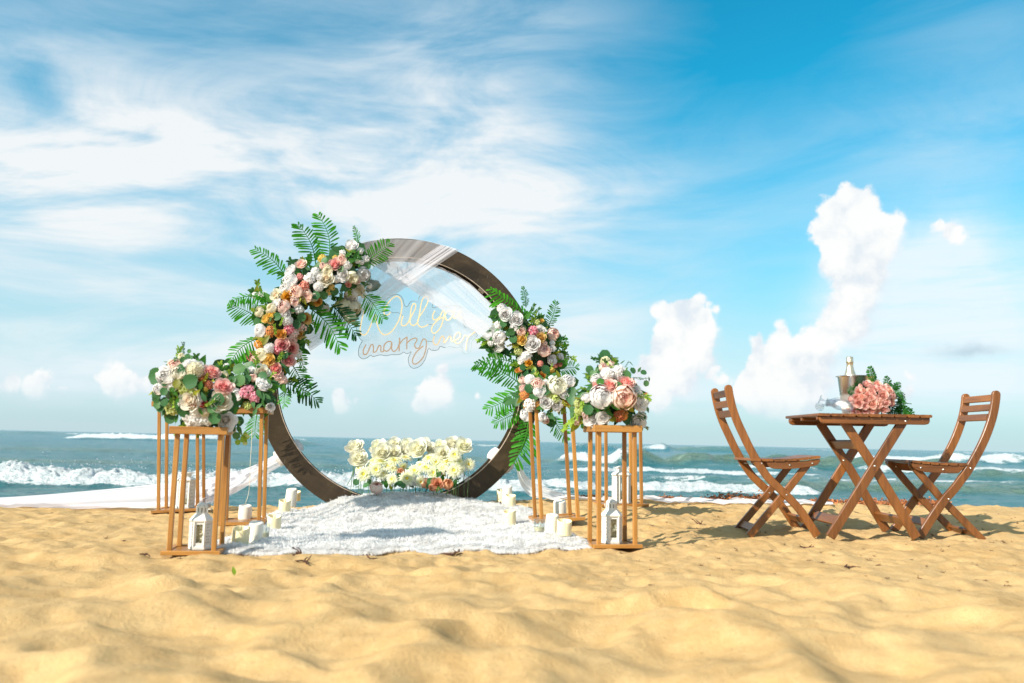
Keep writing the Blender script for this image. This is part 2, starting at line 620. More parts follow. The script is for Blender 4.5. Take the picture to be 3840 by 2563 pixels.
def leaf_mat(name, dark, light, transl=.25, rough=.45):
    m, g, out = new_mat(name)
    oi = g.n('ShaderNodeObjectInfo').outputs['Random']
    t = attr(g, 't')
    tc = g.n('ShaderNodeTexCoord').outputs['Object']
    n = g.noise(tc, 7, 3, .6)
    f = g.m('ADD', g.m('MULTIPLY', oi, .55), g.m('ADD', g.m('MULTIPLY', n, .35), g.m('MULTIPLY', t, .32)))
    c = g.mix(g.mapr(f, .15, .95, smooth=False), dark, light)
    p = principled(g, c, rough, Specular_IOR_Level=.22)
    tr = g.n('ShaderNodeBsdfTranslucent')
    g.put(tr.inputs[0], g.mix(.5, c, tuple(min(1, x * 2.2) for x in light)))
    mx = g.n('ShaderNodeMixShader')
    mx.inputs[0].default_value = transl
    g.t.links.new(p.outputs[0], mx.inputs[1])
    g.t.links.new(tr.outputs[0], mx.inputs[2])
    g.t.links.new(mx.outputs[0], out.inputs[0])
    return m


MAT = {}
MAT['oak'] = wood('honey_wood', (.21, .080, .013), (.50, .235, .050), .42, .15)
MAT['teak'] = wood('teak_wood', (.070, .023, .006), (.28, .100, .020), .42, .2)
MAT['bronze'] = None
MAT['white_metal'] = simple('white_paint', (.70, .69, .645), .4, .05, 40)
MAT['metal'] = simple('zinc_metal', (.62, .60, .56), .3, .08, 60, Metallic=1.0)
MAT['candle_white'] = simple('white_plastic', (.76, .72, .63), .42, .02, 12, Subsurface_Weight=.45, Subsurface_Radius=(.02, .015, .01))
MAT['candle_cream'] = simple('ivory_wax', (.78, .69, .44), .45, .03, 12, Subsurface_Weight=.5, Subsurface_Radius=(.03, .02, .01))
MAT['flame'] = simple('flame_plastic', (.90, .80, .52), .35, .03)
MAT['stem'] = simple('green_stem', (.05, .13, .03), .5, .3)
MAT['twine'] = simple('twine', (.60, .54, .42), .9, .2)

MAT['white'] = petal_mat('white_petal', [(0, (.88, .85, .80)), (.4, (.90, .88, .87)), (1, (.91, .90, .90))], .45)
MAT['cream'] = petal_mat('cream_petal', [(0, (.80, .66, .36)), (.35, (.87, .81, .60)), (1, (.89, .85, .70))], .45)
MAT['ivory_rose'] = petal_mat('ivory_rose_petal', [(0, (.88, .80, .48)), (.4, (.90, .88, .70)), (1, (.91, .90, .81))], .45)
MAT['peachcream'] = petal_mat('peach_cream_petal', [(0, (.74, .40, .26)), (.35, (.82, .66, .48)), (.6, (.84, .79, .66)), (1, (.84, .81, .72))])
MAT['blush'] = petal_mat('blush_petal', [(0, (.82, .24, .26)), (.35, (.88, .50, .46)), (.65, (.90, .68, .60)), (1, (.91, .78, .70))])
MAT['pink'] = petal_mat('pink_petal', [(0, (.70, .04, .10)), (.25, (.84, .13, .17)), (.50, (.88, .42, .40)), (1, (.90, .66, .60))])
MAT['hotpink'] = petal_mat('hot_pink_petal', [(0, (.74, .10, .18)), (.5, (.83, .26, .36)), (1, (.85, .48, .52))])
MAT['coral'] = petal_mat('coral_petal', [(0, (.68, .14, .10)), (.5, (.78, .28, .24)), (1, (.80, .42, .38))])
MAT['yellow'] = petal_mat('yellow_petal', [(0, (.70, .36, .05)), (.45, (.82, .55, .14)), (1, (.84, .66, .26))])
MAT['mustard'] = petal_mat('mustard_petal', [(0, (.42, .15, .02)), (.45, (.72, .35, .06)), (1, (.78, .48, .16))])
MAT['orange'] = petal_mat('orange_petal', [(0, (.66, .14, .03)), (.5, (.78, .28, .07)), (1, (.80, .45, .14))])
MAT['rust'] = petal_mat('rust_petal', [(0, (.26, .05, .02)), (.5, (.45, .11, .05)), (1, (.60, .24, .09))])
MAT['lime'] = petal_mat('lime_petal', [(0, (.40, .48, .08)), (.5, (.55, .62, .20)), (1, (.70, .72, .36))])
MAT['peach'] = petal_mat('peach_petal', [(0, (.46, .11, .06)), (.35, (.72, .30, .16)), (1, (.80, .46, .28))])
MAT['salmon'] = petal_mat('salmon_petal', [(0, (.78, .24, .19)), (.4, (.88, .47, .40)), (1, (.92, .69, .62))])
MAT['gerbera'] = petal_mat('gerbera_petal', [(0, (.70, .68, .06)), (.30, (.84, .84, .30)), (.58, (.89, .89, .62)), (1, (.91, .91, .80))], .45)
MAT['gerbera_heart'] = simple('gerbera_heart', (.72, .48, .04), .8, .25, 300)
MAT['red'] = petal_mat('red_petal', [(0, (.40, .01, .03)), (1, (.70, .16, .16))])
MAT['euca'] = leaf_mat('eucalyptus_leaf', (.020, .080, .028), (.062, .170, .058), .2)
MAT['eucalight'] = leaf_mat('pale_eucalyptus_leaf', (.040, .125, .042), (.10, .22, .075), .25)
MAT['green'] = leaf_mat('green_leaf', (.015, .075, .012), (.065, .205, .03), .28)
MAT['olive'] = leaf_mat('olive_leaf', (.09, .10, .008), (.28, .28, .02), .25)
MAT['limeleaf'] = leaf_mat('lime_leaf', (.11, .21, .015), (.28, .42, .05), .3)
MAT['palm'] = leaf_mat('palm_leaf', (.016, .150, .008), (.070, .340, .012), .42, .55)
MAT['palmback'] = leaf_mat('palm_leaf_dark', (.008, .060, .018), (.018, .095, .028), .10, .5)
MAT['fern'] = leaf_mat('fern_leaf', (.008, .065, .010), (.03, .16, .018), .22)
MAT['moss'] = simple('floral_foam', (.018, .045, .016), .95, .4, 60)


def metal_sheet():
    m, g, out = new_mat('bronze_paint')
    tc = g.n('ShaderNodeTexCoord').outputs['Object']
    n = g.noise(tc, 4.5, 6, .65, .8)
    n2 = g.noise(tc, 38, 4, .7)
    c = g.ramp(g.m('ADD', g.m('MULTIPLY', n, .7), g.m('MULTIPLY', n2, .3)), [(.32, (.024, .014, .006)), (.52, (.046, .028, .012)), (.70, (.090, .060, .028))])
    sc = g.noise(g.vm('MULTIPLY', tc, (60, 60, 9)), 1, 2, .5)
    c = g.mix(g.mapr(sc, .70, .76, 0, .35), c, (.22, .19, .15))
    p = principled(g, c, g.mapr(n, .3, .7, .42, .62), Metallic=.15)
    g.put(p.inputs['Normal'], bump(g, n2, .12, .003))
    g.t.links.new(p.outputs[0], out.inputs[0])
    return m


MAT['bronze'] = metal_sheet()
MAT['edge'] = simple('raw_edge', (.46, .36, .28), .5, .2)


def tulle(name, alpha, col=(.93, .92, .94)):
    m, g, out = new_mat(name)
    wc = attr(g, 'wc', True)
    st = g.noise(g.vm('MULTIPLY', wc, (11, .2, 1)), 1, 2, .5)
    a = g.m('MULTIPLY', g.mapr(st, .3, .7, .65, 1.3), alpha)
    dif = g.n('ShaderNodeBsdfDiffuse')
    dif.inputs[0].default_value = (*col, 1)
    tr = g.n('ShaderNodeBsdfTranslucent')
    tr.inputs[0].default_value = (*col, 1)
    m1 = g.n('ShaderNodeMixShader')
    m1.inputs[0].default_value = .38
    g.t.links.new(dif.outputs[0], m1.inputs[1])
    g.t.links.new(tr.outputs[0], m1.inputs[2])
    tp = g.n('ShaderNodeBsdfTransparent')
    m2 = g.n('ShaderNodeMixShader')
    g.put(m2.inputs[0], a)
    g.t.links.new(tp.outputs[0], m2.inputs[1])
    g.t.links.new(m1.outputs[0], m2.inputs[2])
    g.t.links.new(m2.outputs[0], out.inputs[0])
    return m


MAT['tulle'] = tulle('white_tulle', .40, (.86, .84, .89))
MAT['tulle_thick'] = tulle('white_tulle_gathered', .50, (.84, .82, .88))
MAT['tulle_tail'] = tulle('white_tulle_tail', .58, (.84, .82, .87))
MAT['tulle_dense'] = tulle('white_tulle_bunched', .93)


def glass(name, tint=(.93, .96, .97), rough=.02, fac=.12, dirt=0.0):
    """thin clear sheet: mostly see-through, with a gloss"""
    m, g, out = new_mat(name)
    tp = g.n('ShaderNodeBsdfTransparent')
    tp.inputs[0].default_value = (*tint, 1)
    gl = g.n('ShaderNodeBsdfGlossy')
    gl.inputs['Roughness'].default_value = rough
    fr = g.n('ShaderNodeLayerWeight')
    fr.inputs[0].default_value = .35
    mx = g.n('ShaderNodeMixShader')
    g.put(mx.inputs[0], g.m('ADD', g.m('MULTIPLY', g.m('POWER', fr.outputs['Facing'], 3.0), .55), fac, clamp=True))
    g.t.links.new(tp.outputs[0], mx.inputs[1])
    g.t.links.new(gl.outputs[0], mx.inputs[2])
    last = mx.outputs[0]
    if dirt > 0:
        tc = g.n('ShaderNodeTexCoord').outputs['Object']
        wv = g.noise(g.vm('MULTIPLY', tc, (1, 1, 1)), 16, 5, .7, 2.0)
        sm = g.noise(tc, 5, 3, .6)
        ln = g.m('MULTIPLY', g.mapr(g.m('ABSOLUTE', g.m('SUBTRACT', wv, .5)), .012, .0), g.mapr(sm, .45, .62))
        f = g.m('ADD', dirt * .35, g.m('MULTIPLY', ln, dirt * 2.2), clamp=True)
        df = g.n('ShaderNodeBsdfDiffuse')
        df.inputs[0].default_value = (.72, .80, .84, 1)
        m3 = g.n('ShaderNodeMixShader')
        g.put(m3.inputs[0], f)
        g.t.links.new(last, m3.inputs[1])
        g.t.links.new(df.outputs[0], m3.inputs[2])
        last = m3.outputs[0]
    g.t.links.new(last, out.inputs[0])
    return m


MAT['acrylic'] = glass('clear_acrylic', (.975, .985, .99), .04, .015, .16)
MAT['glass'] = glass('clear_glass', (.95, .97, .97), .02, .10)


def emit(name, col, strength, base):
    m, g, out = new_mat(name)
    p = principled(g, base, .35)
    p.inputs['Emission Color'].default_value = (*col, 1)
    p.inputs['Emission Strength'].default_value = strength
    g.t.links.new(p.outputs[0], out.inputs[0])
    return m


MAT['neon'] = emit('lit_neon', (1.0, .76, .38), .42, (.84, .70, .44))
MAT['neon_off'] = emit('faint_neon', (1.0, .62, .36), .16, (.66, .48, .34))

# ------------------------------------------------------------------ sand
_pits = []
for _ in range(3200):
    y_ = RNG.uniform(-3.5, 6.2)
    x_ = RNG.uniform(-6, 6)
    _pits.append((x_, y_))
_kept = []
for p in _pits:
    if all((p[0] - q[0]) ** 2 + ((p[1] - q[1]) * 1.2) ** 2 > .21 ** 2 for q in _kept):
        _kept.append(p)
PITS = np.array(_kept)
_pr = RNG.uniform(.55, 1.25, len(PITS))


def base_z(x, y):
    """the lie of the beach without its hummocks"""
    wr = sstep(x, -.7, .6)
    rr = np.interp(y, [3.8, 4.2, 4.75, 5.2, 6.0, 6.6], [0, .018, .036, .06, .105, .10])
    rl = np.interp(y, [3.8, 5.6, 6.3], [0, 0, -.03])
    z = rl * (1 - wr) + rr * wr
    z = z + .10 * np.exp(-((x + .76) / .85) ** 2 - ((y - 6.05) / .42) ** 2)
    z = z + np.interp(y, [6.7, 7.5, 9, 11, 14], [0, -.12, -.45, -.95, -1.6])
    return z


def zs(x, y, fine=True):
    x, y = np.asarray(x, float), np.asarray(y, float)
    z = base_z(x, y)
    env = np.interp(y, [-4, 2.6, 3.3, 3.9, 4.6, 6.6, 8], [1, 1, .62, .16, .08, .10, 0])
    shp = x.shape
    xf, yf = x.ravel(), y.ravel()
    xw = xf + .16 * (fbm(xf * 2.2, yf * 2.2, 1, 3) - .5) * 2
    yw = yf + .16 * (fbm(xf * 2.2 + 9, yf * 2.2, 2, 3) - .5) * 2
    K = 95.0
    a = np.zeros(len(xf))
    order = np.argsort(yw)
    yo = yw[order]
    for (px, py), r_ in zip(PITS, _pr):
        idx = order[np.searchsorted(yo, py - .42):np.searchsorted(yo, py + .42)]
        idx = idx[np.abs(xw[idx] - px) < .48]
        d2 = (xw[idx] - px) ** 2 + ((yw[idx] - py) * 1.15) ** 2
        a[idx] += np.exp(-K * d2 * r_)
    pit = np.minimum(-np.log(a + 2e-2) / K, .040).reshape(shp)
    z = z + env * (pit - .015) * 1.9
    und = fbm(x * 1.6, y * 1.6, 3, 3) - .5
    z = z + env * .07 * und
    if fine:
        z = z + .022 * (fbm(x * 7, y * 7, 4, 4) - .5) * np.interp(y, [2.5, 4, 6.5], [1.0, 1.5, 1.6])
        z = z + env * .030 * (np.abs(fbm(x * 3.6 + 3, y * 4.4, 2, 3) - .5) * 2 - .25)
        z = z + .032 * (np.abs(fbm(x * 4.3 + 7, y * 5.5, 6, 3) - .5) * 2 - .25) * np.interp(y, [2.6, 3.6, 4.4, 6.4, 6.9], [0, .55, .9, .8, 0])
        z = z + .010 * (fbm(x * 26, y * 26, 5, 3) - .5) * np.interp(y, [2.5, 4, 6.5], [.3, 1.7, 2.2])
    return z


def ground(u, v, extra=0.0):
    """where the sight line through a pixel meets the beach (+extra height)"""
    d = ray(u, v)
    Y = np.linspace(1.2, 9.0, 1600)
    t = Y / d.y
    X, Z = d.x * t, EYE + d.z * t
    h = base_z(X, Y) + extra
    i = int(np.argmax(Z < h)) if np.any(Z < h) else len(Y) - 1
    x, y = float(X[i]), float(Y[i])
    return Vector((x, y, zg(x, y) + extra))


def zg(x, y):
    """height of the finished sand sheet"""
    i = min(max(int(np.searchsorted(xs_, x)) - 1, 0), len(xs_) - 2)
    j = min(max(int(np.searchsorted(ys_, y)) - 1, 0), len(ys_) - 2)
    fx, fy = (x - xs_[i]) / (xs_[i + 1] - xs_[i]), (y - ys_[j]) / (ys_[j + 1] - ys_[j])
    fx, fy = min(max(fx, 0), 1), min(max(fy, 0), 1)
    return float((SZ[j, i] * (1 - fx) + SZ[j, i + 1] * fx) * (1 - fy) + (SZ[j + 1, i] * (1 - fx) + SZ[j + 1, i + 1] * fx) * fy)


def grid_mesh(name, X, Y, Z, mats, attrs=None, smooth=True):
    nr, nc = X.shape
    co = np.stack([X, Y, Z], -1).reshape(-1, 3).astype(np.float32)
    idx = np.arange(nr * nc).reshape(nr, nc)
    q = np.stack([idx[:-1, :-1], idx[:-1, 1:], idx[1:, 1:], idx[1:, :-1]], -1).reshape(-1, 4)
    me = bpy.data.meshes.new(name)
    me.vertices.add(len(co))
    me.vertices.foreach_set('co', co.ravel())
    me.loops.add(q.size)
    me.loops.foreach_set('vertex_index', q.ravel().astype(np.int32))
    me.polygons.add(len(q))
    me.polygons.foreach_set('loop_start', np.arange(0, q.size, 4, dtype=np.int32))
    me.polygons.foreach_set('loop_total', np.full(len(q), 4, dtype=np.int32))
    me.polygons.foreach_set('use_smooth', np.full(len(q), smooth))
    for k, val in (attrs or {}).items():
        a = me.attributes.new(k, 'FLOAT', 'POINT')
        a.data.foreach_set('value', val.reshape(-1).astype(np.float32))
    for m_ in mats:
        me.materials.append(m_)
    me.update(calc_edges=True)
    me.validate()
    return me


def sand_mat():
    m, g, out = new_mat('beach_sand')
    tc = g.n('ShaderNodeTexCoord').outputs['Object']
    big = g.noise(tc, 1.3, 4, .6)
    mid = g.noise(tc, 14, 5, .65)
    grain = g.noise(tc, 420, 2, .6)
    c = g.mix(g.mapr(big, .3, .7), (.490, .308, .128), (.550, .366, .170))
    c = g.mix(g.mapr(mid, .35, .72, 0, .55), c, (.64, .455, .225))
    c = g.mix(g.mapr(grain, .52, .68, 0, .45), c, (.36, .22, .10))
    sp = g.noise(tc, 130, 2, .5)
    c = g.mix(g.mapr(sp, .68, .74, 0, .65), c, (.13, .07, .035))
    p = principled(g, c, .92, Specular_IOR_Level=.15)
    h = g.m('ADD', g.m('MULTIPLY', mid, .35), g.m('ADD', g.m('MULTIPLY', grain, .25), g.m('MULTIPLY', g.noise(tc, 70, 4, .7), .5)))
    g.put(p.inputs['Normal'], bump(g, h, .85, .012))
    g.t.links.new(p.outputs[0], out.inputs[0])
    return m


def spaced(segs):
    out = [segs[0][0]]
    for (a, b, s0, s1) in segs:
        x = a
        while x < b - 1e-6:
            t = (x - a) / (b - a)
            x = min(b, x + s0 * (1 - t) + s1 * t)
            out.append(x)
    return np.array(out)


MAT['sand'] = sand_mat()
xs_pos = spaced([(0, 1.6, .013, .016), (1.6, 4.5, .018, .035), (4.5, 40, .08, 3.5)])
xs_ = np.concatenate([-xs_pos[:0:-1], xs_pos])
ys_ = spaced([(-5, .7, .35, .03), (.7, 2.2, .010, .014), (2.2, 7.2, .014, .020), (7.2, 14, .05, .5)])
SX, SY = np.meshgrid(xs_, ys_)
SZ = zs(SX, SY)
sand = link('sand', grid_mesh('sand', SX, SY, SZ, [MAT['sand']]))
tag(sand, kind='structure')

# ------------------------------------------------------------------ sea
SEA = -0.50


def sea_mat():
    m, g, out = new_mat('sea_water')
    geo = g.n('ShaderNodeNewGeometry').outputs['Position']
    fo = attr(g, 'foam')
    gr = attr(g, 'green')
    sx = g.n('ShaderNodeSeparateXYZ')
    g.t.links.new(geo, sx.inputs[0])
    dist = sx.outputs[1]
    big = g.noise(g.vm('MULTIPLY', geo, (.10, .16, 1)), 1, 3, .6)
    c = g.mix(g.mapr(dist, 14, 90), (.030, .165, .190), (.020, .165, .215))
    c = g.mix(g.mapr(big, .35, .7, 0, .7), c, (.028, .155, .175))
    c = g.mix(gr, c, (.135, .215, .160))
    # lines and scraps of foam left on the surface
    st = g.noise(g.vm('MULTIPLY', geo, (.9, 2.4, 1)), 1, 7, .72, .8)
    thin = g.m('MULTIPLY', g.mapr(st, .57, .70), g.mapr(g.noise(g.vm('MULTIPLY', geo, (.12, .2, 1)), 1, 2), .40, .62))
    lace = g.noise(g.vm('MULTIPLY', geo, (6, 9, 6)), 1, 5, .75, .5)
    fm = g.mapr(g.m('ADD', g.m('MULTIPLY', fo, 1.38), g.m('SUBTRACT', g.m('MULTIPLY', lace, 1.5), 1.18)), .0, .30)
    foam = g.m('MAXIMUM', fm, g.m('MULTIPLY', thin, .30), clamp=True)
    h1 = g.noise(g.vm('MULTIPLY', geo, (1.1, 2.6, 1)), 1, 7, .68, .3)
    h2 = g.noise(g.vm('MULTIPLY', geo, (5, 10, 1)), 1, 5, .65, .2)
    h3 = g.noise(g.vm('MULTIPLY', geo, (.18, .55, 1)), 1, 4, .6, .2)
    hh = g.m('ADD', g.m('ADD', g.m('MULTIPLY', h1, .34), g.m('MULTIPLY', h2, .035)), g.m('MULTIPLY', h3, .5))
    nrm = bump(g, hh, .95, 1.5)
    p = principled(g, c, .20, IOR=1.33, Specular_IOR_Level=.45)
    g.put(p.inputs['Normal'], nrm)
    q = principled(g, g.mix(g.mapr(lace, .35, .7), (.52, .60, .63), (.82, .83, .82)), .8, Subsurface_Weight=.0)
    g.put(q.inputs['Normal'], bump(g, lace, .9, .16))
    mx = g.n('ShaderNodeMixShader')
    g.put(mx.inputs[0], foam)
    g.t.links.new(p.outputs[0], mx.inputs[1])
    g.t.links.new(q.outputs[0], mx.inputs[2])
    g.t.links.new(mx.outputs[0], out.inputs[0])
    return m


# breaking waves: (y at x=0, slope dy/dx, x0, x1, height, front length, back length, foam, green face, lumpiness)
BREAK = [
    (17.6, .06, -19.0, -0.2, .38, .60, 1.1, .95, .0, .9),
    (19.0, .09, -.6, 6.5, .26, .5, .8, .85, .1, .7),
    (29.0, .03, -30, -6, .16, 1.1, 2.0, .0, .6, 0),
    (44.0, .0, -40, 4, .20, 1.6, 3.0, .0, .5, 0),
    (112, .05, -54, -33, 1.0, 3.2, 5, .95, .3, .8),
    (96, .05, -33, -22, .55, 3.0, 6, .0, .5, .0),
    (150, 0, -16, 4, .75, 4, 8, .6, .2, .5),
    (120, .06, 7, 22, 1.15, 3.2, 6, 1.0, .1, .8),
    (124, .05, 22, 34, .95, 3.2, 8, .12, .75, .3),
    (132, 0, 26, 34, .6, 3, 6, .8, .1, .5),
    (41, .05, 2.4, 6.6, .66, 1.0, 2.0, .75, .5, .6),
    (41.5, .03, 6.2, 22, .75, 1.1, 2.6, .10, 1.0, .2),
    (38.5, .02, 8.5, 13.5, .30, 1.0, 2.0, .75, .3, .5),
    (30.5, .03, 2.5, 10.5, .26, .7, 1.4, .95, .1, .8),
    (24.2, .03, 4.5, 15, .16, .7, 1.6, .42, .5, .4),
    (21.5, .06, 6.0, 17, .34, .8, 1.8, .06, 1.0, .1),
    (66, .02, 26, 46, .9, 2.2, 5, .55, .5, .6),
    (60, .03, 42, 82, .85, 2.6, 7, .10, 1.0, .2),
    (38, .04, 16, 24, .36, 1.0, 2.4, .5, .4, .5),
    (31, .05, 17, 40, .42, 1.0, 2.4, .06, .9, .2),
    (240, 0, -160, -60, .8, 8, 14, .35, .3, .2),
    (300, 0, 20, 200, .9, 9, 16, .3, .3, .2)]
ys_s = spaced([(9.5, 15, .10, .09), (15, 22, .055, .075), (22, 45, .10, .28), (45, 170, .30, 2.2), (170, 900, 3, 60), (900, 9000, 90, 1500)])
ang = np.radians(np.concatenate([np.linspace(-72, -35, 40, endpoint=False), np.linspace(-35, 35, 860), np.linspace(35, 72, 41)[1:]]))
TX, TY = np.meshgrid(np.tan(ang), ys_s)
WX, WY = TX * TY, TY
nearw = np.exp(-WY / 400)
swell = .10 * (fbm(WX * .10, WY * .28, 1, 4) - .5) * 2 + .06 * (fbm(WX * .55, WY * 1.1, 2, 4) - .5) * 2
swell += .045 * (fbm(WX * 1.1, WY * 2.2, 3, 4, .6) - .5) * 2 * np.exp(-WY / 60)
swell += .30 * (fbm(WX * .025, WY * .06, 6, 3) - .5) * 2 * sstep(WY, 30, 90)
WZ = SEA + swell * (0.25 + .75 * nearw)
FOAM = np.zeros_like(WX)
GREEN = np.zeros_like(WX)
for k, (y0, sl, x0, x1, h, fl, bl, fo, gr, lm) in enumerate(BREAK):
    wob = (fbm(WX * (2.4 / max(fl, .5)) * .25, WX * 0 + k * 7.7, k, 3) - .5) * fl * 2.2
    yc = y0 + sl * WX + wob
    s = (WY - yc)
    prof = np.where(s < 0, np.exp(-(s / fl) ** 2), np.exp(-(s / bl) ** 2))
    L = max(.8, .16 * (x1 - x0))
    ext = sstep(WX, x0 - L, x0 + L * .4) * (1 - sstep(WX, x1 - L * .4, x1 + L))
    hv = .40 + 1.15 * fbm(WX * (.9 / fl), WX * 0 + 3.3 * k, k + 1, 4)
    amp = h * ext * hv * .72
    WZ += amp * prof
    band = np.where(s < 0, np.exp(-(s / (fl * 1.15)) ** 4), np.exp(-(s / (bl * .55)) ** 2)) * ext
    nf = fbm(WX * (3.0 / fl), WY * (3.0 / fl), k + 2, 4)
    gate = sstep(fbm(WX * (.22 / fl), WY * .05, k + 5, 3), .34, .58) if k > 1 else 1.0
    band = band * (.25 + .75 * gate)
    fmask = np.clip(band * (fo * 1.25 + (nf - .5) * 1.1 * min(1, fo * 3)), 0, 1) if fo > 0 else band * 0
    FOAM = np.maximum(FOAM, fmask)
    GREEN = np.maximum(GREEN, gr * ext * np.where(s < 0, np.exp(-((s + .55 * fl) / (fl * .7)) ** 2), np.exp(-(s / (bl * .5)) ** 2)))
    if lm > 0:
        lump = fbm(WX * (5.5 / fl), WY * (5.5 / fl), k + 3, 4, .62)
        lump2 = np.abs(fbm(WX * (11 / fl), WY * (11 / fl), k + 4, 3, .6) - .5) * 2
        WZ += lm * fmask * h * (.50 * (lump - .45) + .14 * (lump2 - .2)) * prof
far = sstep(WY, 500, 3000)
WZ = WZ * (1 - far) + SEA * far
MAT['sea'] = sea_mat()
sea = link('sea', grid_mesh('sea', WX, WY, WZ, [MAT['sea']], {'foam': FOAM, 'green': GREEN}))
tag(sea, kind='structure')
# spray thrown up along the near breaker
sp = MB()
for _ in range(650):
    x = RNG.uniform(-16, 4.0)
    q = float(fbm(np.array([x * .8]), np.array([4.4]), 3, 3)[0])
    if RNG.random() > (q * 1.7 - .35):
        continue
    y = 17.4 + .07 * x + RNG.uniform(-.4, .5)
    z = SEA + .30 + abs(RNG.normal(0, .13)) * (.4 + q)
    r_ = RNG.uniform(.006, .022)
    sp.add([(x - r_, y, z), (x + r_, y + r_, z - r_), (x, y - r_, z + r_), (x + r_ * .3, y + r_, z + r_ * .6)], [(0, 1, 2), (0, 2, 3), (1, 3, 2), (0, 3, 1)])
MAT['foam'] = simple('sea_spray', (.84, .85, .84), .7, .05)
tag(sp.build('spray', MAT['foam']), 'white spray drops flung up over the near breaking wave', 'spray', kind='stuff')

# ------------------------------------------------------------------ the round arch
ARC = at(922 * 1.6347, 868 * 1.6347, 6.0)          # middle of the ring
ARC_R, ARC_W, ARC_D, ARC_YAW = .985, .136, .15, R(11)
ax_r = Vector((math.cos(ARC_YAW), math.sin(ARC_YAW), 0))     # along the ring's face
ax_n = Vector((math.sin(ARC_YAW), -math.cos(ARC_YAW), 0))    # out of its face, towards the camera


def ring_pt(a, r_, off):
    return ARC + ax_r * (math.cos(a) * r_) + Vector((0, 0, math.sin(a) * r_)) + ax_n * off


def ring_sheet(r0, r1, o0, o1, n=160, a0=0.0, a1=2 * math.pi):
    mb = MB()
    vs, fs = [], []
    full = abs(a1 - a0 - 2 * math.pi) < 1e-6
    m = n if full else n + 1
    for i in range(m):
        a = a0 + (a1 - a0) * i / n
        vs += [ring_pt(a, r0, o0), ring_pt(a, r1, o0), ring_pt(a, r1, o1), ring_pt(a, r0, o1)]
    for i in range(n):
        j = (i + 1) % m
        for k in range(4):
            l = (k + 1) % 4
            fs.append((i * 4 + k, j * 4 + k, j * 4 + l, i * 4 + l))
    if not full:
        fs += [(3, 2, 1, 0), tuple((m - 1) * 4 + k for k in range(4))]
    mb.add(vs, fs)
    return mb


arch = thing('round_arch', 'large dark bronze ring arch standing at the back of the white rug', 'wedding arch', (ARC.x, ARC.y, ARC.z - ARC_R))
fpanel = ring_sheet(ARC_R - ARC_W, ARC_R, ARC_D / 2, ARC_D / 2 - .009).build('front_panel', MAT['bronze'], arch)
ring_sheet(ARC_R - ARC_W, ARC_R, -ARC_D / 2 + .009, -ARC_D / 2).build('back_panel', MAT['bronze'], arch)
ring_sheet(ARC_R - .008, ARC_R - .002, ARC_D / 2 - .012, -ARC_D / 2 + .012).build('outer_skin', MAT['bronze'], arch)
ring_sheet(ARC_R - ARC_W - .0015, ARC_R - ARC_W + .003, ARC_D / 2 + .0015, ARC_D / 2 - .0105).build('edge_trim', MAT['edge'], fpanel)
for a in (50, 113, 176, 236, 305, 352):
    ring_sheet(ARC_R - ARC_W + .006, ARC_R - .010, ARC_D / 2 - .012, -ARC_D / 2 + .012, 3, R(a - 1.6), R(a + 1.6)).build('spacer_block', MAT['edge'], arch)

# ------------------------------------------------------------------ tulle
def cloth(top, bot, nu, nv, mat, name, amp=.02, seed=1, bunch=0.5, parent=None, dens=16, yfun=None):
    """pleated cloth hanging between two paths; pleats run from one to the other"""
    top, bot = [Vector(p) for p in top], [Vector(p) for p in bot]

    def samp(path, t):
        x = t * (len(path) - 1)
        i = min(int(x), len(path) - 2)
        return path[i].lerp(path[i + 1], x - i)
    us = np.linspace(0, 1, nu)
    ph = (fbm(us * dens * .5, us * 0 + seed, seed, 2, .45) - .5) * 2
    X, Y, Z, WC = [], [], [], []
    for j in range(nv):
        v = j / (nv - 1)
        for i in range(nu):
            u = us[i]
            p = samp(top, u).lerp(samp(bot, u), v)
            k = amp * (1 - .7 * v)
            p = p + Vector((0.25, -1, 0.25)) * (ph[i] * k)
            if yfun:
                p = p + yfun(u, v)
            X.append(p.x); Y.append(p.y); Z.append(p.z)
            WC.append((u + .01 * ph[i], v * 3, 0))
    mb = MB()
    vs = list(zip(X, Y, Z))
    fs = [(j * nu + i, j * nu + i + 1, (j + 1) * nu + i + 1, (j + 1) * nu + i) for j in range(nv - 1) for i in range(nu - 1)]
    mb.add(vs, fs, 0, WC)
    return mb.build(name, mat, parent, True)


def pv(pts, Y):
    return [at(x * 1.6347, y * 1.6347, Y if not hasattr(Y, '__len__') else Y[i]) for i, (x, y) in enumerate(pts)]


drape = thing('tulle_drape', 'sheer white tulle crossing inside the top of the ring arch', 'drape', tuple(ARC + Vector((0, 0, ARC_R))))
fr = ARC.y - .115
# swath laid over the front of the ring and pulled down to the left
cloth(pv([(832, 553), (880, 549), (930, 548), (985, 554), (1022, 563), (1052, 573)], [fr - .04, fr - .03, fr - .02, fr, fr + .01, fr + .02]),
      pv([(775, 640), (800, 652), (832, 664), (868, 672), (905, 672), (945, 652)], fr), 150, 10, MAT['tulle'], 'front_swath', .008, 1, .3, drape)
cloth(pv([(775, 640), (800, 652), (832, 664), (868, 672), (905, 672), (945, 652)], fr),
      pv([(672, 745), (680, 760), (690, 775), (697, 786), (704, 794), (710, 802)], fr + .1), 150, 14, MAT['tulle'], 'front_swath', .008, 1, .8, drape)
cloth(pv([(1012, 562), (1030, 566), (1054, 575)], fr - .01), pv([(690, 768), (702, 790), (712, 806)], fr + .09), 60, 16, MAT['tulle_thick'], 'gathered_edge', .008, 3, .8, drape)
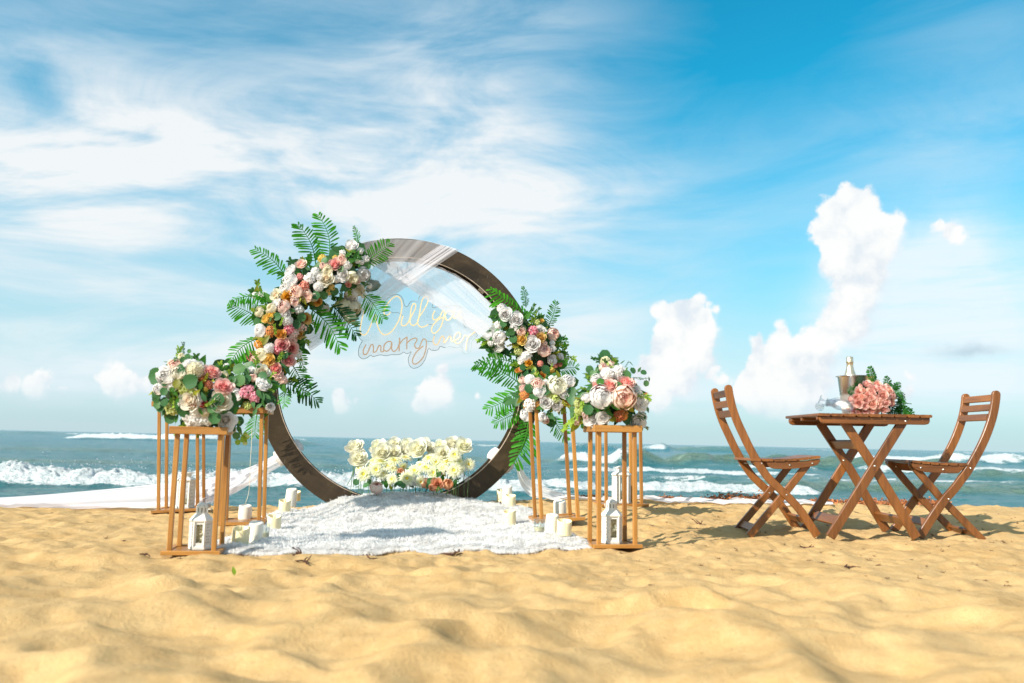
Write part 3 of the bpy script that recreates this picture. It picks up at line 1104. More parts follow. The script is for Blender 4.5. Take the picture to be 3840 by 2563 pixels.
# swath behind the ring pulled down to the right
bk = ARC.y - .01
cloth(pv([(846, 602), (900, 596), (950, 596), (1000, 608), (1045, 628), (1082, 655)], bk), pv([(1120, 778), (1132, 770), (1142, 760), (1150, 750), (1156, 742), (1163, 735)], bk - .03),
      190, 18, MAT['tulle'], 'back_swath', .012, 2, .8, drape)
cloth(pv([(850, 604), (866, 600), (905, 602)], bk + .01), pv([(1118, 782), (1132, 772), (1144, 758)], bk - .02), 60, 16, MAT['tulle_thick'], 'gathered_edge', .010, 4, .6, drape)
cloth(pv([(1070, 646), (1078, 652), (1090, 662)], bk + .01), pv([(1152, 748), (1160, 741), (1168, 734)], bk - .02), 24, 12, MAT['tulle_thick'], 'gathered_edge', .006, 5, .6, drape)

# the long tail to the left, tied round the ring and spread on the sand
tail = thing('tulle_tail', 'long white tulle tail tied to the arch and spreading left over the sand', 'drape', (ARC.x - .8, ARC.y, .1))
tl = [(646, 1034), (600, 1060), (555, 1078), (500, 1092), (440, 1104), (360, 1112), (280, 1120), (190, 1130), (100, 1138), (0, 1143), (-120, 1146), (-300, 1150)]
bl = [(648, 1056), (605, 1078), (560, 1106), (515, 1132), (475, 1152), (425, 1164), (365, 1168), (290, 1166), (200, 1170), (100, 1174), (0, 1176), (-120, 1180)]
Yt = [6.0, 6.02, 6.06, 6.1, 6.15, 6.2, 6.3, 6.4, 6.5, 6.5, 6.4, 6.3]
Yb = [5.95, 5.95, 5.95, 5.95, 5.95, 5.95, 5.98, 6.0, 6.0, 6.0, 6.0, 6.0]


def cross_cloth(pa, pb, nu, nv, mat, name, parent, amp, seed):
    """cloth whose folds run along its length (from the tie outwards)"""
    pa, pb = smoothpath(pa, 6), smoothpath(pb, 6)
    n = min(len(pa), len(pb))
    mb = MB()
    vs, wc = [], []
    for i in range(n):
        u = i / (n - 1)
        for j in range(nv):
            v = j / (nv - 1)
            h = float(fbm(np.array([v * 11 + u * 1.0]), np.array([u * 1.6 + seed]), seed, 3)[0] - .5) * 2
            p = pa[i].lerp(pb[i], v)
            k = amp * min(1, .25 + u * 2.2) * math.sin(math.pi * min(max(v, .0), 1)) ** .4
            p = p + Vector((0, -.8, 1)) * (h * k)
            floor = zg(p.x, p.y) + .012 + .03 * abs(h)
            if p.z < floor:
                p.z = floor
            vs.append(p)
            wc.append((v + .02 * h, u * 6, 0))
    fs = [(i * nv + j, i * nv + j + 1, (i + 1) * nv + j + 1, (i + 1) * nv + j) for i in range(n - 1) for j in range(nv - 1)]
    mb.add(vs, fs, 0, wc)
    return mb.build(name, mat, parent, True)


cross_cloth(pv(tl, Yt), pv(bl, Yb), 0, 34, MAT['tulle_tail'], 'cloth_layer', tail, .055, 2)
cross_cloth([p + Vector((0, .05, -.012)) for p in pv(tl, Yt)], [p + Vector((.05, .06, -.004)) for p in pv(bl, Yb)], 0, 26, MAT['tulle_tail'], 'cloth_layer', tail, .07, 4)


def knot(name, parent, a, seed, r_=.045):
    """cloth wound round the ring's band"""
    mb = MB()
    m, n = 26, 14
    vs = []
    hw, hd = ARC_W / 2 + .020, ARC_D / 2 - .01
    for i in range(n):
        s = (i / (n - 1) - .5) * 2
        aa = a + s * .055
        rc = ARC_R - ARC_W / 2
        for k in range(m):
            t = 2 * math.pi * k / m
            cx, cy = math.cos(t), math.sin(t)
            q = 3.0
            sc = (abs(cx) ** q + abs(cy) ** q) ** (-1 / q)
            bul = 1 + .16 * math.cos(s * math.pi / 2) + .10 * (float(fbm(np.array([i * .9]), np.array([k * .25]), seed, 2)[0]) - .5)
            vs.append(ring_pt(aa, rc + cx * sc * hw * bul, cy * sc * hd * bul - .03))
    fs = [(i * m + k, i * m + (k + 1) % m, (i + 1) * m + (k + 1) % m, (i + 1) * m + k) for i in range(n - 1) for k in range(m)]
    mb.add(vs, fs)
    return mb.build(name, MAT['tulle_dense'], parent, True)


A_KL = math.atan2(-(1045 - 868), (672 - 922))
A_KR = math.atan2(-(1052 - 868), (1160 - 922))

tail2 = thing('tulle_tail', 'white tulle tail falling from the right side of the arch onto the sand', 'drape', (ARC.x + .8, ARC.y, .1))
tl = [(1192, 1058), (1204, 1086), (1224, 1106), (1255, 1120), (1290, 1131), (1330, 1142), (1380, 1152), (1440, 1157)]
bl = [(1182, 1062), (1190, 1100), (1206, 1130), (1232, 1146), (1275, 1155), (1325, 1163), (1375, 1166), (1440, 1164)]
cross_cloth(pv(tl, [6.08, 6.1, 6.15, 6.2, 6.25, 6.3, 6.35, 6.4]), pv(bl, [6.06, 6.08, 6.12, 6.1, 6.1, 6.1, 6.12, 6.2]), 0, 26, MAT['tulle_dense'], 'cloth_layer', tail2, .03, 3)

strip = thing('cloth_strip', 'strip of white cloth lying on the sand edge behind the right stands', 'cloth', (1.6, 6.3, .1))
tl = [(1440, 1155), (1500, 1153), (1560, 1153), (1625, 1158), (1700, 1163), (1760, 1166), (1820, 1164), (1880, 1162), (1912, 1168)]
bl = [(1440, 1165), (1500, 1166), (1560, 1166), (1620, 1167), (1700, 1172), (1760, 1177), (1820, 1182), (1880, 1174), (1912, 1173)]
cross_cloth(pv(tl, 6.45), pv(bl, 6.2), 0, 16, MAT['tulle_dense'], 'cloth_layer', strip, .05, 6)

knot('arch_knot', tail, A_KL, 2)
knot('arch_knot', tail2, A_KR, 3)

# ------------------------------------------------------------------ neon sign
S5 = zf(1280, 1050, 4.05)
SY_ = ARC.y + .10
sign = thing('neon_sign', 'clear acrylic sign with neon script reading Will you marry me', 'neon sign', tuple(at(1400, 1250, SY_)))
outl = [(230, 560), (228, 690), (240, 810), (290, 905), (318, 930), (275, 1010), (258, 1120), (285, 1180), (335, 1203), (400, 1180), (440, 1150), (485, 1168), (540, 1152), (600, 1142), (680, 1155),
        (760, 1138), (830, 1140), (900, 1130), (945, 1100), (1000, 1125), (1062, 1092), (1020, 1180), (1022, 1260), (1050, 1320), (1110, 1345), (1210, 1300), (1280, 1190), (1322, 1048),
        (1365, 1068), (1430, 1072), (1475, 1055), (1503, 1008), (1565, 1030), (1640, 1010), (1750, 1030), (1830, 1012), (1826, 1060), (1850, 1110), (1905, 1122), (1960, 1085), (1982, 925),
        (2070, 845), (1990, 760), (1900, 700), (1850, 560), (1830, 430), (1720, 390), (1560, 410), (1440, 412), (1378, 420), (1398, 330), (1370, 235), (1300, 195), (1225, 215), (1178, 270), (1158, 332), (1090, 320),
        (1040, 345), (1003, 406), (962, 392), (938, 305), (900, 245), (840, 222), (740, 255), (660, 340), (615, 425), (520, 450), (420, 440), (300, 450), (245, 490)]
poly = smoothpath([(x, y, 0) for x, y in outl + outl[:1]], 3)[:-1]
pp = [at(*S5(p.x, p.y), SY_) for p in poly]
mb = MB()
n = len(pp)
from mathutils.geometry import tessellate_polygon
tri = tessellate_polygon([[Vector((p.x, p.z, 0)) for p in pp]])
mb.add(pp + [p + Vector((0, .006, 0)) for p in pp], [tuple(t) for t in tri] + [tuple(i + n for i in t[::-1]) for t in tri])
panel = mb.build('acrylic_panel', MAT['acrylic'], sign)
mb = MB()
mb.add(pp + [p + Vector((0, .006, 0)) for p in pp], [(i, (i + 1) % n, n + (i + 1) % n, n + i) for i in range(n)])
mb.tube(pp + pp[:2], .0022, 5)
MAT['acrylic_edge'] = simple('acrylic_edge', (.42, .52, .56), .3, .15)
mb.build('acrylic_edge', MAT['acrylic_edge'], panel)
NEON = [
    ('lit', [(340, 470), (305, 640), (284, 760), (300, 820), (345, 838), (395, 800), (450, 680), (512, 525), (530, 620), (565, 740), (610, 812), (665, 836), (730, 810), (800, 740), (870, 620), (905, 510), (922, 390), (900, 295), (845, 250), (770, 285), (690, 385), (648, 480), (668, 538), (718, 525), (748, 488)]),
    ('lit', [(938, 548), (912, 630), (915, 685), (962, 697), (1010, 655), (1042, 575), (1058, 450), (1085, 372), (1128, 372), (1120, 445), (1070, 540), (1042, 615), (1055, 675), (1105, 692), (1155, 645), (1182, 540), (1210, 370), (1240, 285), (1285, 248), (1322, 285), (1300, 370), (1240, 480), (1180, 570), (1158, 645), (1180, 700), (1240, 718), (1320, 680)]),
    ('lit', [(1420, 465), (1388, 540), (1395, 598), (1440, 605), (1500, 552), (1540, 472), (1566, 490), (1552, 580), (1512, 710), (1440, 800), (1385, 805), (1372, 735), (1430, 645), (1550, 565), (1600, 612), (1660, 590), (1692, 515), (1660, 470), (1615, 472), (1580, 540), (1600, 612)]),
    ('lit', [(1740, 425), (1705, 520), (1712, 585), (1760, 562), (1805, 455), (1795, 545), (1832, 592)]),
    ('off', [(372, 985), (335, 1070), (338, 1125), (375, 1135), (405, 1095), (445, 1000), (478, 988), (490, 1040), (487, 1098), (530, 1085), (568, 1005), (600, 1010), (602, 1085), (640, 1085), (650, 1000), (700, 942), (765, 950), (765, 1050), (800, 1088), (850, 1045), (882, 960), (887, 880)]),
    ('off', [(765, 950), (745, 1040), (690, 1085), (645, 1065)]),
    ('off', [(884, 880), (880, 985), (879, 1085)]),
    ('off', [(880, 985), (930, 915), (1002, 868)]),
    ('off', [(1000, 870), (995, 960), (994, 1055)]),
    ('off', [(996, 965), (1050, 912), (1128, 885), (1148, 918), (1115, 980), (1130, 1034), (1180, 1032), (1215, 950), (1245, 900), (1284, 915), (1292, 970), (1280, 1070), (1240, 1180), (1160, 1265), (1095, 1275), (1082, 1210), (1140, 1100), (1245, 1002)]),
    ('dim', [(1415, 850), (1393, 930), (1420, 985), (1468, 970), (1510, 880), (1542, 855), (1562, 895), (1555, 955), (1592, 930), (1640, 858), (1670, 885), (1680, 935), (1740, 918), (1802, 870), (1800, 812), (1760, 806), (1718, 865), (1722, 942), (1775, 970), (1835, 915), (1872, 850), (1920, 868), (1902, 960), (1890, 1072)]),
    ('dim', [(1906, 905), (1950, 850), (2030, 795)])]
MAT['neon_dim'] = emit('pale_neon', (1.0, .70, .36), .38, (.72, .57, .38))
for kind, pts in NEON:
    mb = MB()
    path = smoothpath([at(*S5(x, y), SY_ - .008) for x, y in pts], 5)
    mb.tube(path, .0043, 6)
    mb.build('neon_tube', MAT[{'lit': 'neon', 'dim': 'neon_dim', 'off': 'neon_off'}[kind]], sign, True)
mb = MB()
for (a, b) in (((1935, 40), (1880, 330)), ((640, -120), (660, 350))):
    mb.tube([at(*S5(*a), SY_), at(*S5(*b), SY_)], .0015, 4)
mb.build('hanging_thread', MAT['glass'], sign)
mb = MB()
for pts in ([(750, 488), (800, 500), (870, 502), (930, 545)], [(1325, 675), (1370, 680), (1400, 700)], [(1295, 930), (1340, 938), (1390, 935)], [(1408, 830), (1416, 850)], [(1842, 660), (1868, 700), (1890, 735)]):
    mb.tube(smoothpath([at(*S5(x, y), SY_ - .006) for x, y in pts], 3), .0016, 4)
mb.build('wiring', MAT['acrylic_edge'], sign)

# ------------------------------------------------------------------ shaggy white rug
RC = [Vector(p) for p in ((-1.33, 3.87, 0), (.37, 4.20, 0), (.07, 5.86, 0), (-1.52, 5.72, 0))]


def rug_xy(a, b):
    """a across, b from the front edge to the arch"""
    a2 = a + .012 * math.sin(b * 17) * (1 if a > .5 else -1) * (abs(a - .5) * 2) ** 4
    b2 = b + (.010 * math.sin(a * 13 + 1) + .008 * math.sin(a * 29)) * (1 - 2 * b)
    p = (RC[0].lerp(RC[1], a2)).lerp(RC[3].lerp(RC[2], a2), b2)
    return p.x, p.y


def rug_z(a, b, x, y):
    z = zg(x, y) + .016
    for (b0, w, h, sl) in ((.16, .045, .012, .03), (.36, .05, .015, -.05), (.50, .04, .012, .06), (.66, .05, .013, -.04), (.83, .05, .014, .02)):
        z += h * math.exp(-((b - b0 - sl * (a - .5)) / w) ** 2) * (.45 + .55 * math.sin(a * 5 + b0 * 40) ** 2)
    z += .085 * math.exp(-((a - .5) / .30) ** 4) * float(sstep(np.array(b), .50, .99))
    return z


rug = thing('shaggy_rug', 'fluffy white shag rug running up to the arch', 'rug', (-.6, 4.8, .02))
NA, NB = 70, 70
GZ = np.zeros((NB, NA))
GX = np.zeros((NB, NA))
GY = np.zeros((NB, NA))
for j in range(NB):
    for i in range(NA):
        a, b = i / (NA - 1), j / (NB - 1)
        GX[j, i], GY[j, i] = rug_xy(a, b)
        GZ[j, i] = rug_z(a, b, GX[j, i], GY[j, i])
mb = MB()
top = [(GX[j, i], GY[j, i], GZ[j, i]) for j in range(NB) for i in range(NA)]
bot = [(x, y, z - .020) for x, y, z in top]
fs = [(j * NA + i, j * NA + i + 1, (j + 1) * NA + i + 1, (j + 1) * NA + i) for j in range(NB - 1) for i in range(NA - 1)]
o = NA * NB
rim = [j for j in range(NA)] + [j * NA + NA - 1 for j in range(1, NB)] + [(NB - 1) * NA + i for i in range(NA - 2, -1, -1)] + [j * NA for j in range(NB - 2, 0, -1)]
mb.add(top + bot, fs + [tuple(o + k for k in f[::-1]) for f in fs] + [(rim[k], o + rim[k], o + rim[(k + 1) % len(rim)], rim[(k + 1) % len(rim)]) for k in range(len(rim))])
MAT['rug'] = petal_mat('white_pile', [(0, (.93, .92, .91)), (1, (.95, .94, .93))], .50, .9)
mb.build('rug_backing', MAT['rug'], rug, True)
# the pile: tapering tufts, longer and leaning outward along the edges
NT_ = 190000
ra, rb = RNG.random(NT_), RNG.random(NT_)
ne = 26000
ea = np.concatenate([RNG.random(ne), RNG.random(2500), np.full(2500, .004), np.full(2500, .996)])
eb = np.concatenate([np.abs(RNG.normal(0, .010, ne)), 1 - np.abs(RNG.normal(0, .008, 2500)), RNG.random(2500), RNG.random(2500)])
ra, rb = np.concatenate([ra, ea]), np.concatenate([rb, eb])


def bil_(G, a, b):
    x, y = np.clip(a, 0, .9999) * (NA - 1), np.clip(b, 0, .9999) * (NB - 1)
    i, j = x.astype(int), y.astype(int)
    fx, fy = x - i, y - j
    return (G[j, i] * (1 - fx) + G[j, i + 1] * fx) * (1 - fy) + (G[j + 1, i] * (1 - fx) + G[j + 1, i + 1] * fx) * fy


n = len(ra)
P = np.stack([bil_(GX, ra, rb), bil_(GY, ra, rb), bil_(GZ, ra, rb)], -1)
edge = np.exp(-np.minimum(np.minimum(ra, 1 - ra), np.minimum(rb, 1 - rb)) / .012)
ln = RNG.uniform(.018, .030, n) * (1 + 1.0 * edge)
cl = fbm(ra * 40, rb * 40, 2, 3) * 12
lean = np.stack([np.cos(cl) * .55 + RNG.normal(0, .35, n), np.sin(cl) * .55 + RNG.normal(0, .35, n) - .15, np.full(n, .45)], -1)
outd = np.stack([np.where(ra < .02, -1.0, np.where(ra > .98, 1.0, 0)), np.where(rb < .03, -1.0, np.where(rb > .98, .6, 0)), np.zeros(n)], -1)
lean = lean * (1 - .45 * edge[:, None]) + outd * edge[:, None] * 1.0 - np.array([0, 0, .45]) * edge[:, None]
lean /= np.linalg.norm(lean, axis=1)[:, None]
side = np.cross(lean, np.stack([RNG.normal(0, .35, n), RNG.normal(0, .35, n), np.ones(n)], -1))
side /= np.linalg.norm(side, axis=1)[:, None]
wd = RNG.uniform(.0009, .0017, n)[:, None]
mid = P + lean * (ln * .55)[:, None]
tip = P + lean * ln[:, None] - np.array([0, 0, 1]) * (ln * .16)[:, None]
V = np.stack([P - side * wd, P + side * wd, mid + side * wd * .9, mid - side * wd * .9, tip], 1).reshape(-1, 3)
k5 = np.arange(n) * 5
F4 = np.stack([k5, k5 + 1, k5 + 2, k5 + 3], -1)
F3 = np.stack([k5 + 3, k5 + 2, k5 + 4], -1)
me = bpy.data.meshes.new('pile')
me.vertices.add(len(V))
me.vertices.foreach_set('co', (V - np.array(rug.location)).astype(np.float32).ravel())
me.loops.add(7 * n)
me.loops.foreach_set('vertex_index', np.concatenate([F4.ravel(), F3.ravel()]).astype(np.int32))
me.polygons.add(2 * n)
me.polygons.foreach_set('loop_start', np.concatenate([np.arange(n) * 4, 4 * n + np.arange(n) * 3]).astype(np.int32))
me.polygons.foreach_set('loop_total', np.concatenate([np.full(n, 4), np.full(n, 3)]).astype(np.int32))
me.polygons.foreach_set('use_smooth', np.ones(2 * n, bool))
tv = me.attributes.new('t', 'FLOAT', 'POINT')
tv.data.foreach_set('value', np.tile([0, 0, .6, .6, 1], n).astype(np.float32))
me.materials.append(MAT['rug'])
me.update(calc_edges=True)

tag(link('pile', me, rug), kind='stuff')

# ------------------------------------------------------------------ flower stands
def stand(u, v, Y, size, height, yaw, tilt, label, z=None):
    """open wooden plinth: base frame, four legs, shallow tray. size = spacing of its legs"""
    p = at(u, v, Y) - Vector((0, 0, .006))
    if z is not None:
        p.z = z
    t = thing('flower_stand', label, 'flower stand', p, 'wooden flower stands beside the rug')
    t.rotation_euler = (0, R(tilt), R(yaw))
    h, o = size / 2, size * .66
    w = .0205

    def part(name, fn):
        mb = MB()
        fn(mb)
        return link(name, mb.mesh(name, MAT['oak']), t)
    for sx in (-1, 1):
        for sy in (-1, 1):
            part('leg', lambda m: m.bar((sx * h, sy * h, .012), (sx * h * .985, sy * h * .985, height - .006), w, w * .92, (0, 1, 0), .002))
    for s in (-1, 1):
        part('base_rail', lambda m: m.box((0, s * (o - .012), .007), (2 * o, .026, .018), None, .002, 0))
        part('base_rail', lambda m: m.box((s * (o - .012), 0, .006), (.024, 2 * o - .054, .016), None, .002, 1))
        part('tray_board', lambda m: m.box((0, s * (o - .008), height + .008), (2 * o, .016, .034), None, .002, 0))
        part('tray_board', lambda m: m.box((s * (o - .008), 0, height + .0075), (.0155, 2 * o - .034, .032), None, .002, 1))
    part('base_panel', lambda m: m.box((0, 0, .006), (2 * o - .056, 2 * o - .056, .008), None, 0, 0))
    part('tray_floor', lambda m: m.box((0, 0, height + .002), (2 * o - .034, 2 * o - .034, .010), None, 0, 0))
    return t


K = 1.6347
YAW = 8.5
ST_A = stand(450 * K, 1262 * K, 3.88, .185, .525, YAW, 0, 'shortest stand left of the rug, with a lantern on its base', )
ST_B = stand(556 * K, 1197 * K, 5.02, .215, .635, YAW, -1.5, 'middle stand on the left, its tray partly hidden by the front bouquet', )
ST_C = stand(417 * K, 1168 * K, 5.85, .245, .705, YAW + 2, -3.5, 'rear left stand by the tulle tail, its tray hidden behind flowers', )
ST_D = stand(1404 * K, 1248 * K, 4.32, .182, .565, YAW, -.5, 'front right stand carrying the big peony bouquet above a lantern')
ST_E = stand(1276 * K, 1189 * K, 5.05, .212, .66, YAW, -4.0, 'middle right stand with slanting legs beside the arch')
ST_F = stand(1420 * K, 1156 * K, 5.95, .245, .74, YAW, -1, 'rear right stand behind the peony bouquet, at the sand edge')

# ------------------------------------------------------------------ lanterns
def lantern(pos, r_, hb, label, kind, yaw=0.0):
    t = thing('lantern', label, 'lantern', pos, 'white metal lanterns on the stands')
    t.rotation_euler = (0, 0, yaw)
    hexa = [(math.cos(R(60 * k + 30)), math.sin(R(60 * k + 30))) for k in range(6)]

    def hexring(mb, prof):
        vs = [(x * rr, y * rr, z) for rr, z in prof for x, y in hexa]
        m = len(prof)
        fs = [(i * 6 + k, i * 6 + (k + 1) % 6, (i + 1) * 6 + (k + 1) % 6, (i + 1) * 6 + k) for i in range(m - 1) for k in range(6)]
        fs += [tuple(range(6))[::-1], tuple(range((m - 1) * 6, m * 6))]
        mb.add(vs, fs)
    mb = MB(); hexring(mb, [(r_ * 1.04, 0), (r_ * 1.06, .004), (r_ * 1.06, .012), (r_ * .98, .016)])
    link('base', mb.mesh('base', MAT['white_metal']), t)
    for (x, y) in hexa:
        mb = MB(); mb.bar((x * r_ * .97, y * r_ * .97, .014), (x * r_ * .97, y * r_ * .97, hb), .009, .009, (x, y, 0), .001)
        link('corner_post', mb.mesh('corner_post', MAT['white_metal']), t)
    for k in range(6):
        a, b = Vector((*hexa[k], 0)) * r_ * .93, Vector((*hexa[(k + 1) % 6], 0)) * r_ * .93
        mid = (a + b) / 2
        face = mid.normalized()
        along = (b - a).normalized()
        wid = (b - a).length - .004
        ang = (math.degrees(math.atan2(face.y, face.x)) + math.degrees(yaw)) % 360
        # the panel towards the viewer is glazed, its neighbours are pierced metal
        glazed = (abs(ang - 270) < 35) or (abs(ang - 90) < 35)
        mb = MB()
        rot = Matrix((along, face, Vector((0, 0, 1)))).transposed().to_3x3()
        if glazed:
            for z in (.022, hb - .008):
                mb.box(mid + Vector((0, 0, z)), (wid, .004, .014), rot)
            for s in (-1, 1):
                mb.box(mid + along * (s * (wid / 2 - .004)) + Vector((0, 0, hb / 2)), (.006, .0036, hb - .03), rot)
            dfr = link('door_frame', mb.mesh('door_frame', MAT['white_metal']), t)
            mb = MB(); mb.box(mid + Vector((0, 0, hb / 2)) - face * .001, (wid - .012, .0012, hb - .036), rot)
            link('glass_pane', mb.mesh('glass_pane', MAT['glass']), dfr)
        else:
            mb.box(mid + Vector((0, 0, hb / 2 + .006)), (wid, .0025, hb - .016), rot)
            ppn = link('pierced_panel', mb.mesh('pierced_panel', MAT['white_metal']), t)
            mb = MB()
            nrow = 7
            for i in range(nrow):
                z = .030 + (hb - .046) * i / (nrow - 1)
                for s in ((-1, 0, 1) if i % 2 == 0 else (-.5, .5)):
                    c = mid + along * (s * wid * .24) + Vector((0, 0, z)) + face * .0014
                    d = Vector((0, 0, .0055))
                    e = along * .0034
                    mb.add([c - d, c + e, c + d, c - e], [(0, 1, 2, 3)])  # dark diamonds painted as the shade in the holes
            link('hole_shade', mb.mesh('hole_shade', MAT['pierce']), ppn)
    if kind == 'dome':
        mb = MB(); hexring(mb, [(r_ * 1.10, hb - .002), (r_ * 1.10, hb + .004), (r_ * .60, hb + .030), (r_ * .52, hb + .031)])
        link('roof', mb.mesh('roof', MAT['white_metal']), t)
        mb = MB(); n = 20
        mb.lathe([(r_ * .54, hb + .030), (r_ * .54, hb + .036), (r_ * .50, hb + .037)], n)
        z0, z1 = hb + .036, hb + .056
        for k in range(10):
            a = R(36 * k)
            mb.bar((math.cos(a) * r_ * .5, math.sin(a) * r_ * .5, z0), (math.cos(a) * r_ * .5, math.sin(a) * r_ * .5, z1), .009, .0025, (math.cos(a), math.sin(a), 0), 0)
        mb.lathe([(r_ * .52, z1), (r_ * .53, z1 + .004), (r_ * .46, z1 + .014), (r_ * .30, z1 + .021), (0, z1 + .024)], n)
        dme = link('dome', mb.mesh('dome', MAT['white_metal'], False), t)
        mb = MB()
        for k in range(8):
            a = R(45 * k + 12)
            c = Vector((math.cos(a) * r_ * .505, math.sin(a) * r_ * .505, z1 + .0095))
            up = Vector((-math.cos(a) * .35, -math.sin(a) * .35, .9)).normalized() * .003
            sd = Vector((-math.sin(a), math.cos(a), 0)) * .0034
            mb.add([c - up, c + sd, c + up, c - sd], [(0, 1, 2, 3)])  # dark marks on the solid dome in place of shaded holes
        link('hole_shade', mb.mesh('hole_shade', MAT['pierce']), dme)
        mb = MB(); mb.lathe([(r_ * .46, hb + .031), (r_ * .46, z1)], 14)  # dark tube colours in the shade behind the slots
        link('slot_shade', mb.mesh('slot_shade', MAT['pierce']), t)
    else:
        mb = MB(); hexring(mb, [(r_ * 1.12, hb - .002), (r_ * 1.14, hb + .004), (r_ * 1.02, hb + .012), (r_ * .60, hb + .024)])
        link('roof', mb.mesh('roof', MAT['white_metal']), t)
        mb = MB(); mb.lathe([(r_ * .55, hb + .022), (r_ * .55, hb + .045), (r_ * .70, hb + .047), (r_ * .70, hb + .051), (r_ * .3, hb + .060), (0, hb + .062)], 20)
        link('cap', mb.mesh('cap', MAT['white_metal']), t)
    mb = MB()
    zt = hb + (.050 if kind == 'dome' else .048)
    hr = r_ * (.60 if kind == 'dome' else .74)
    pth = [(-hr, 0, zt - .012), (-hr * 1.15, .004, zt + .004), (-hr * 1.02, .03, zt + .002), (0, .052, zt - .006), (hr * 1.02, .03, zt + .002), (hr * 1.15, .004, zt + .004), (hr, 0, zt - .012)]
    mb.tube(smoothpath(pth, 4), .0014, 5)
    link('handle', mb.mesh('handle', MAT['white_metal']), t)
    # pale dried petals and fairy lights inside
    mb = MB()
    rr = random.Random(int(pos[0] * 1000) % 97)
    for _ in range(170):
        c = Vector((rr.uniform(-.62, .62) * r_, rr.uniform(-.62, .62) * r_, rr.uniform(.02, hb * (.88 if kind == 'dome' else .35))))
        a = Vector((rr.gauss(0, 1), rr.gauss(0, 1), rr.gauss(0, 1))).normalized() * rr.uniform(.005, .012)
        b = a.cross(Vector((rr.gauss(0, 1), rr.gauss(0, 1), rr.gauss(0, 1)))).normalized() * rr.uniform(.004, .009)
        mb.add([c - a, c + b, c + a * .9, c - b], [(0, 1, 2), (0, 2, 3)], .5)
    link('petal_filling', mb.mesh('petal_filling', MAT['ivory_rose']), t)
    return t


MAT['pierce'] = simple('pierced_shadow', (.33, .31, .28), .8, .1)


def on_stand(st, dx, dy, dz=.012):
    c, s = math.cos(st.rotation_euler.z), math.sin(st.rotation_euler.z)
    return (st.location.x + c * dx - s * dy, st.location.y + s * dx + c * dy, st.location.z + dz)


lantern(on_stand(ST_A, .018, -.015, .013), .047, .124, 'white hexagonal lantern with a slotted dome, inside the left front stand', 'dome', R(-20))
lantern(on_stand(ST_D, -.010, -.02, .013), .052, .134, 'white domed lantern with fairy lights, at the foot of the peony stand', 'dome', R(-20))
lantern(on_stand(ST_C, .02, -.02, .013), .060, .185, 'taller white lantern behind the left front stand legs, against the tulle tail', 'cap', R(-16))
lantern(on_stand(ST_F, .01, -.02, .013), .064, .190, 'taller white lantern with leaf cut-outs, against the sea on the right', 'cap', R(-20))

# ------------------------------------------------------------------ candles
Z4 = zf(550, 1550, 2.614)
Z6 = zf(1800, 1550, 2.851)


def candle(pos, d, h, kind, label, lean=(0, 0), yaw=0.0):
    """LED pillar: 'cream' ones have a scooped top with a flame tongue, 'white' ones a flat slanting top"""
    t = thing('pillar_candle', label, 'candle', pos, 'pillar candles along the rug')
    t.rotation_euler = (lean[0], lean[1], yaw)
    r_ = d / 2
    m = MAT['candle_cream'] if kind == 'cream' else MAT['candle_white']
    mb = MB()
    n = 30
    if kind == 'cream':
        prof = [(r_ * .97, 0), (r_, .003), (r_, h * .5), (r_, h), (r_ * .985, h + .0015), (r_ * .90, h), (r_ * .86, h - .006), (r_ * .70, h - .020), (r_ * .35, h - .027), (0, h - .028)]
        vs = []
        for i, (rr, z) in enumerate(prof):
            for k in range(n):
                a = 2 * math.pi * k / n
                dz = 0
                if i >= 3:
                    w = .008 * math.sin(a) + .0025 * math.cos(2 * a)
                    dz = w * (1 if i <= 6 else .5)
                vs.append((rr * math.cos(a), rr * math.sin(a), z + dz - (.008 if i >= 3 else 0)))
        mm = len(prof)
        fs = [(i * n + k, i * n + (k + 1) % n, (i + 1) * n + (k + 1) % n, (i + 1) * n + k) for i in range(mm - 1) for k in range(n)]
        mb.add(vs, fs)
    else:
        prof = [(r_ * 1.04, 0), (r_ * 1.04, .003), (r_, h * .5), (r_ * .965, h - .004), (r_ * .93, h), (r_ * .60, h + .0003), (r_ * .55, h - .0015), (0, h - .0015)]
        vs = []
        for i, (rr, z) in enumerate(prof):
            for k in range(n):
                a = 2 * math.pi * k / n
                vs.append((rr * math.cos(a), rr * math.sin(a), z + (.20 * rr * math.sin(a) + .03 * rr * math.cos(a) if i >= 3 else 0)))
        mm = len(prof)
        fs = [(i * n + k, i * n + (k + 1) % n, (i + 1) * n + (k + 1) % n, (i + 1) * n + k) for i in range(mm - 1) for k in range(n)]
        mb.add(vs, fs)
    body = link('candle_body', mb.mesh('candle_body', m, True), t)
    if kind == 'cream':
        mb = MB()
        mb.lathe([(.0015, h - .030), (.0055, h - .022), (.006, h - .014), (.0035, h - .004), (.0004, h + .006)], 10)
        link('flame', mb.mesh('flame', MAT['flame'], True), body)
    return t


def put_candle(zz, x, ytop, ybase, w, kind, label, extra=.03, lean=(0, 0)):
    u, v = zz(x, ybase)
    p = ground(u, v, extra)
    s = p.y / FOC
    sc_ = 2.614 if zz is Z4 else 2.851
    wid = w / sc_ * s
    hgt = (ybase - ytop) / sc_ * s * 1.02 - wid * .10
    return candle(p + Vector((0, wid / 2, -.004)), wid, hgt, kind, label, lean, random.uniform(-.5, .5))


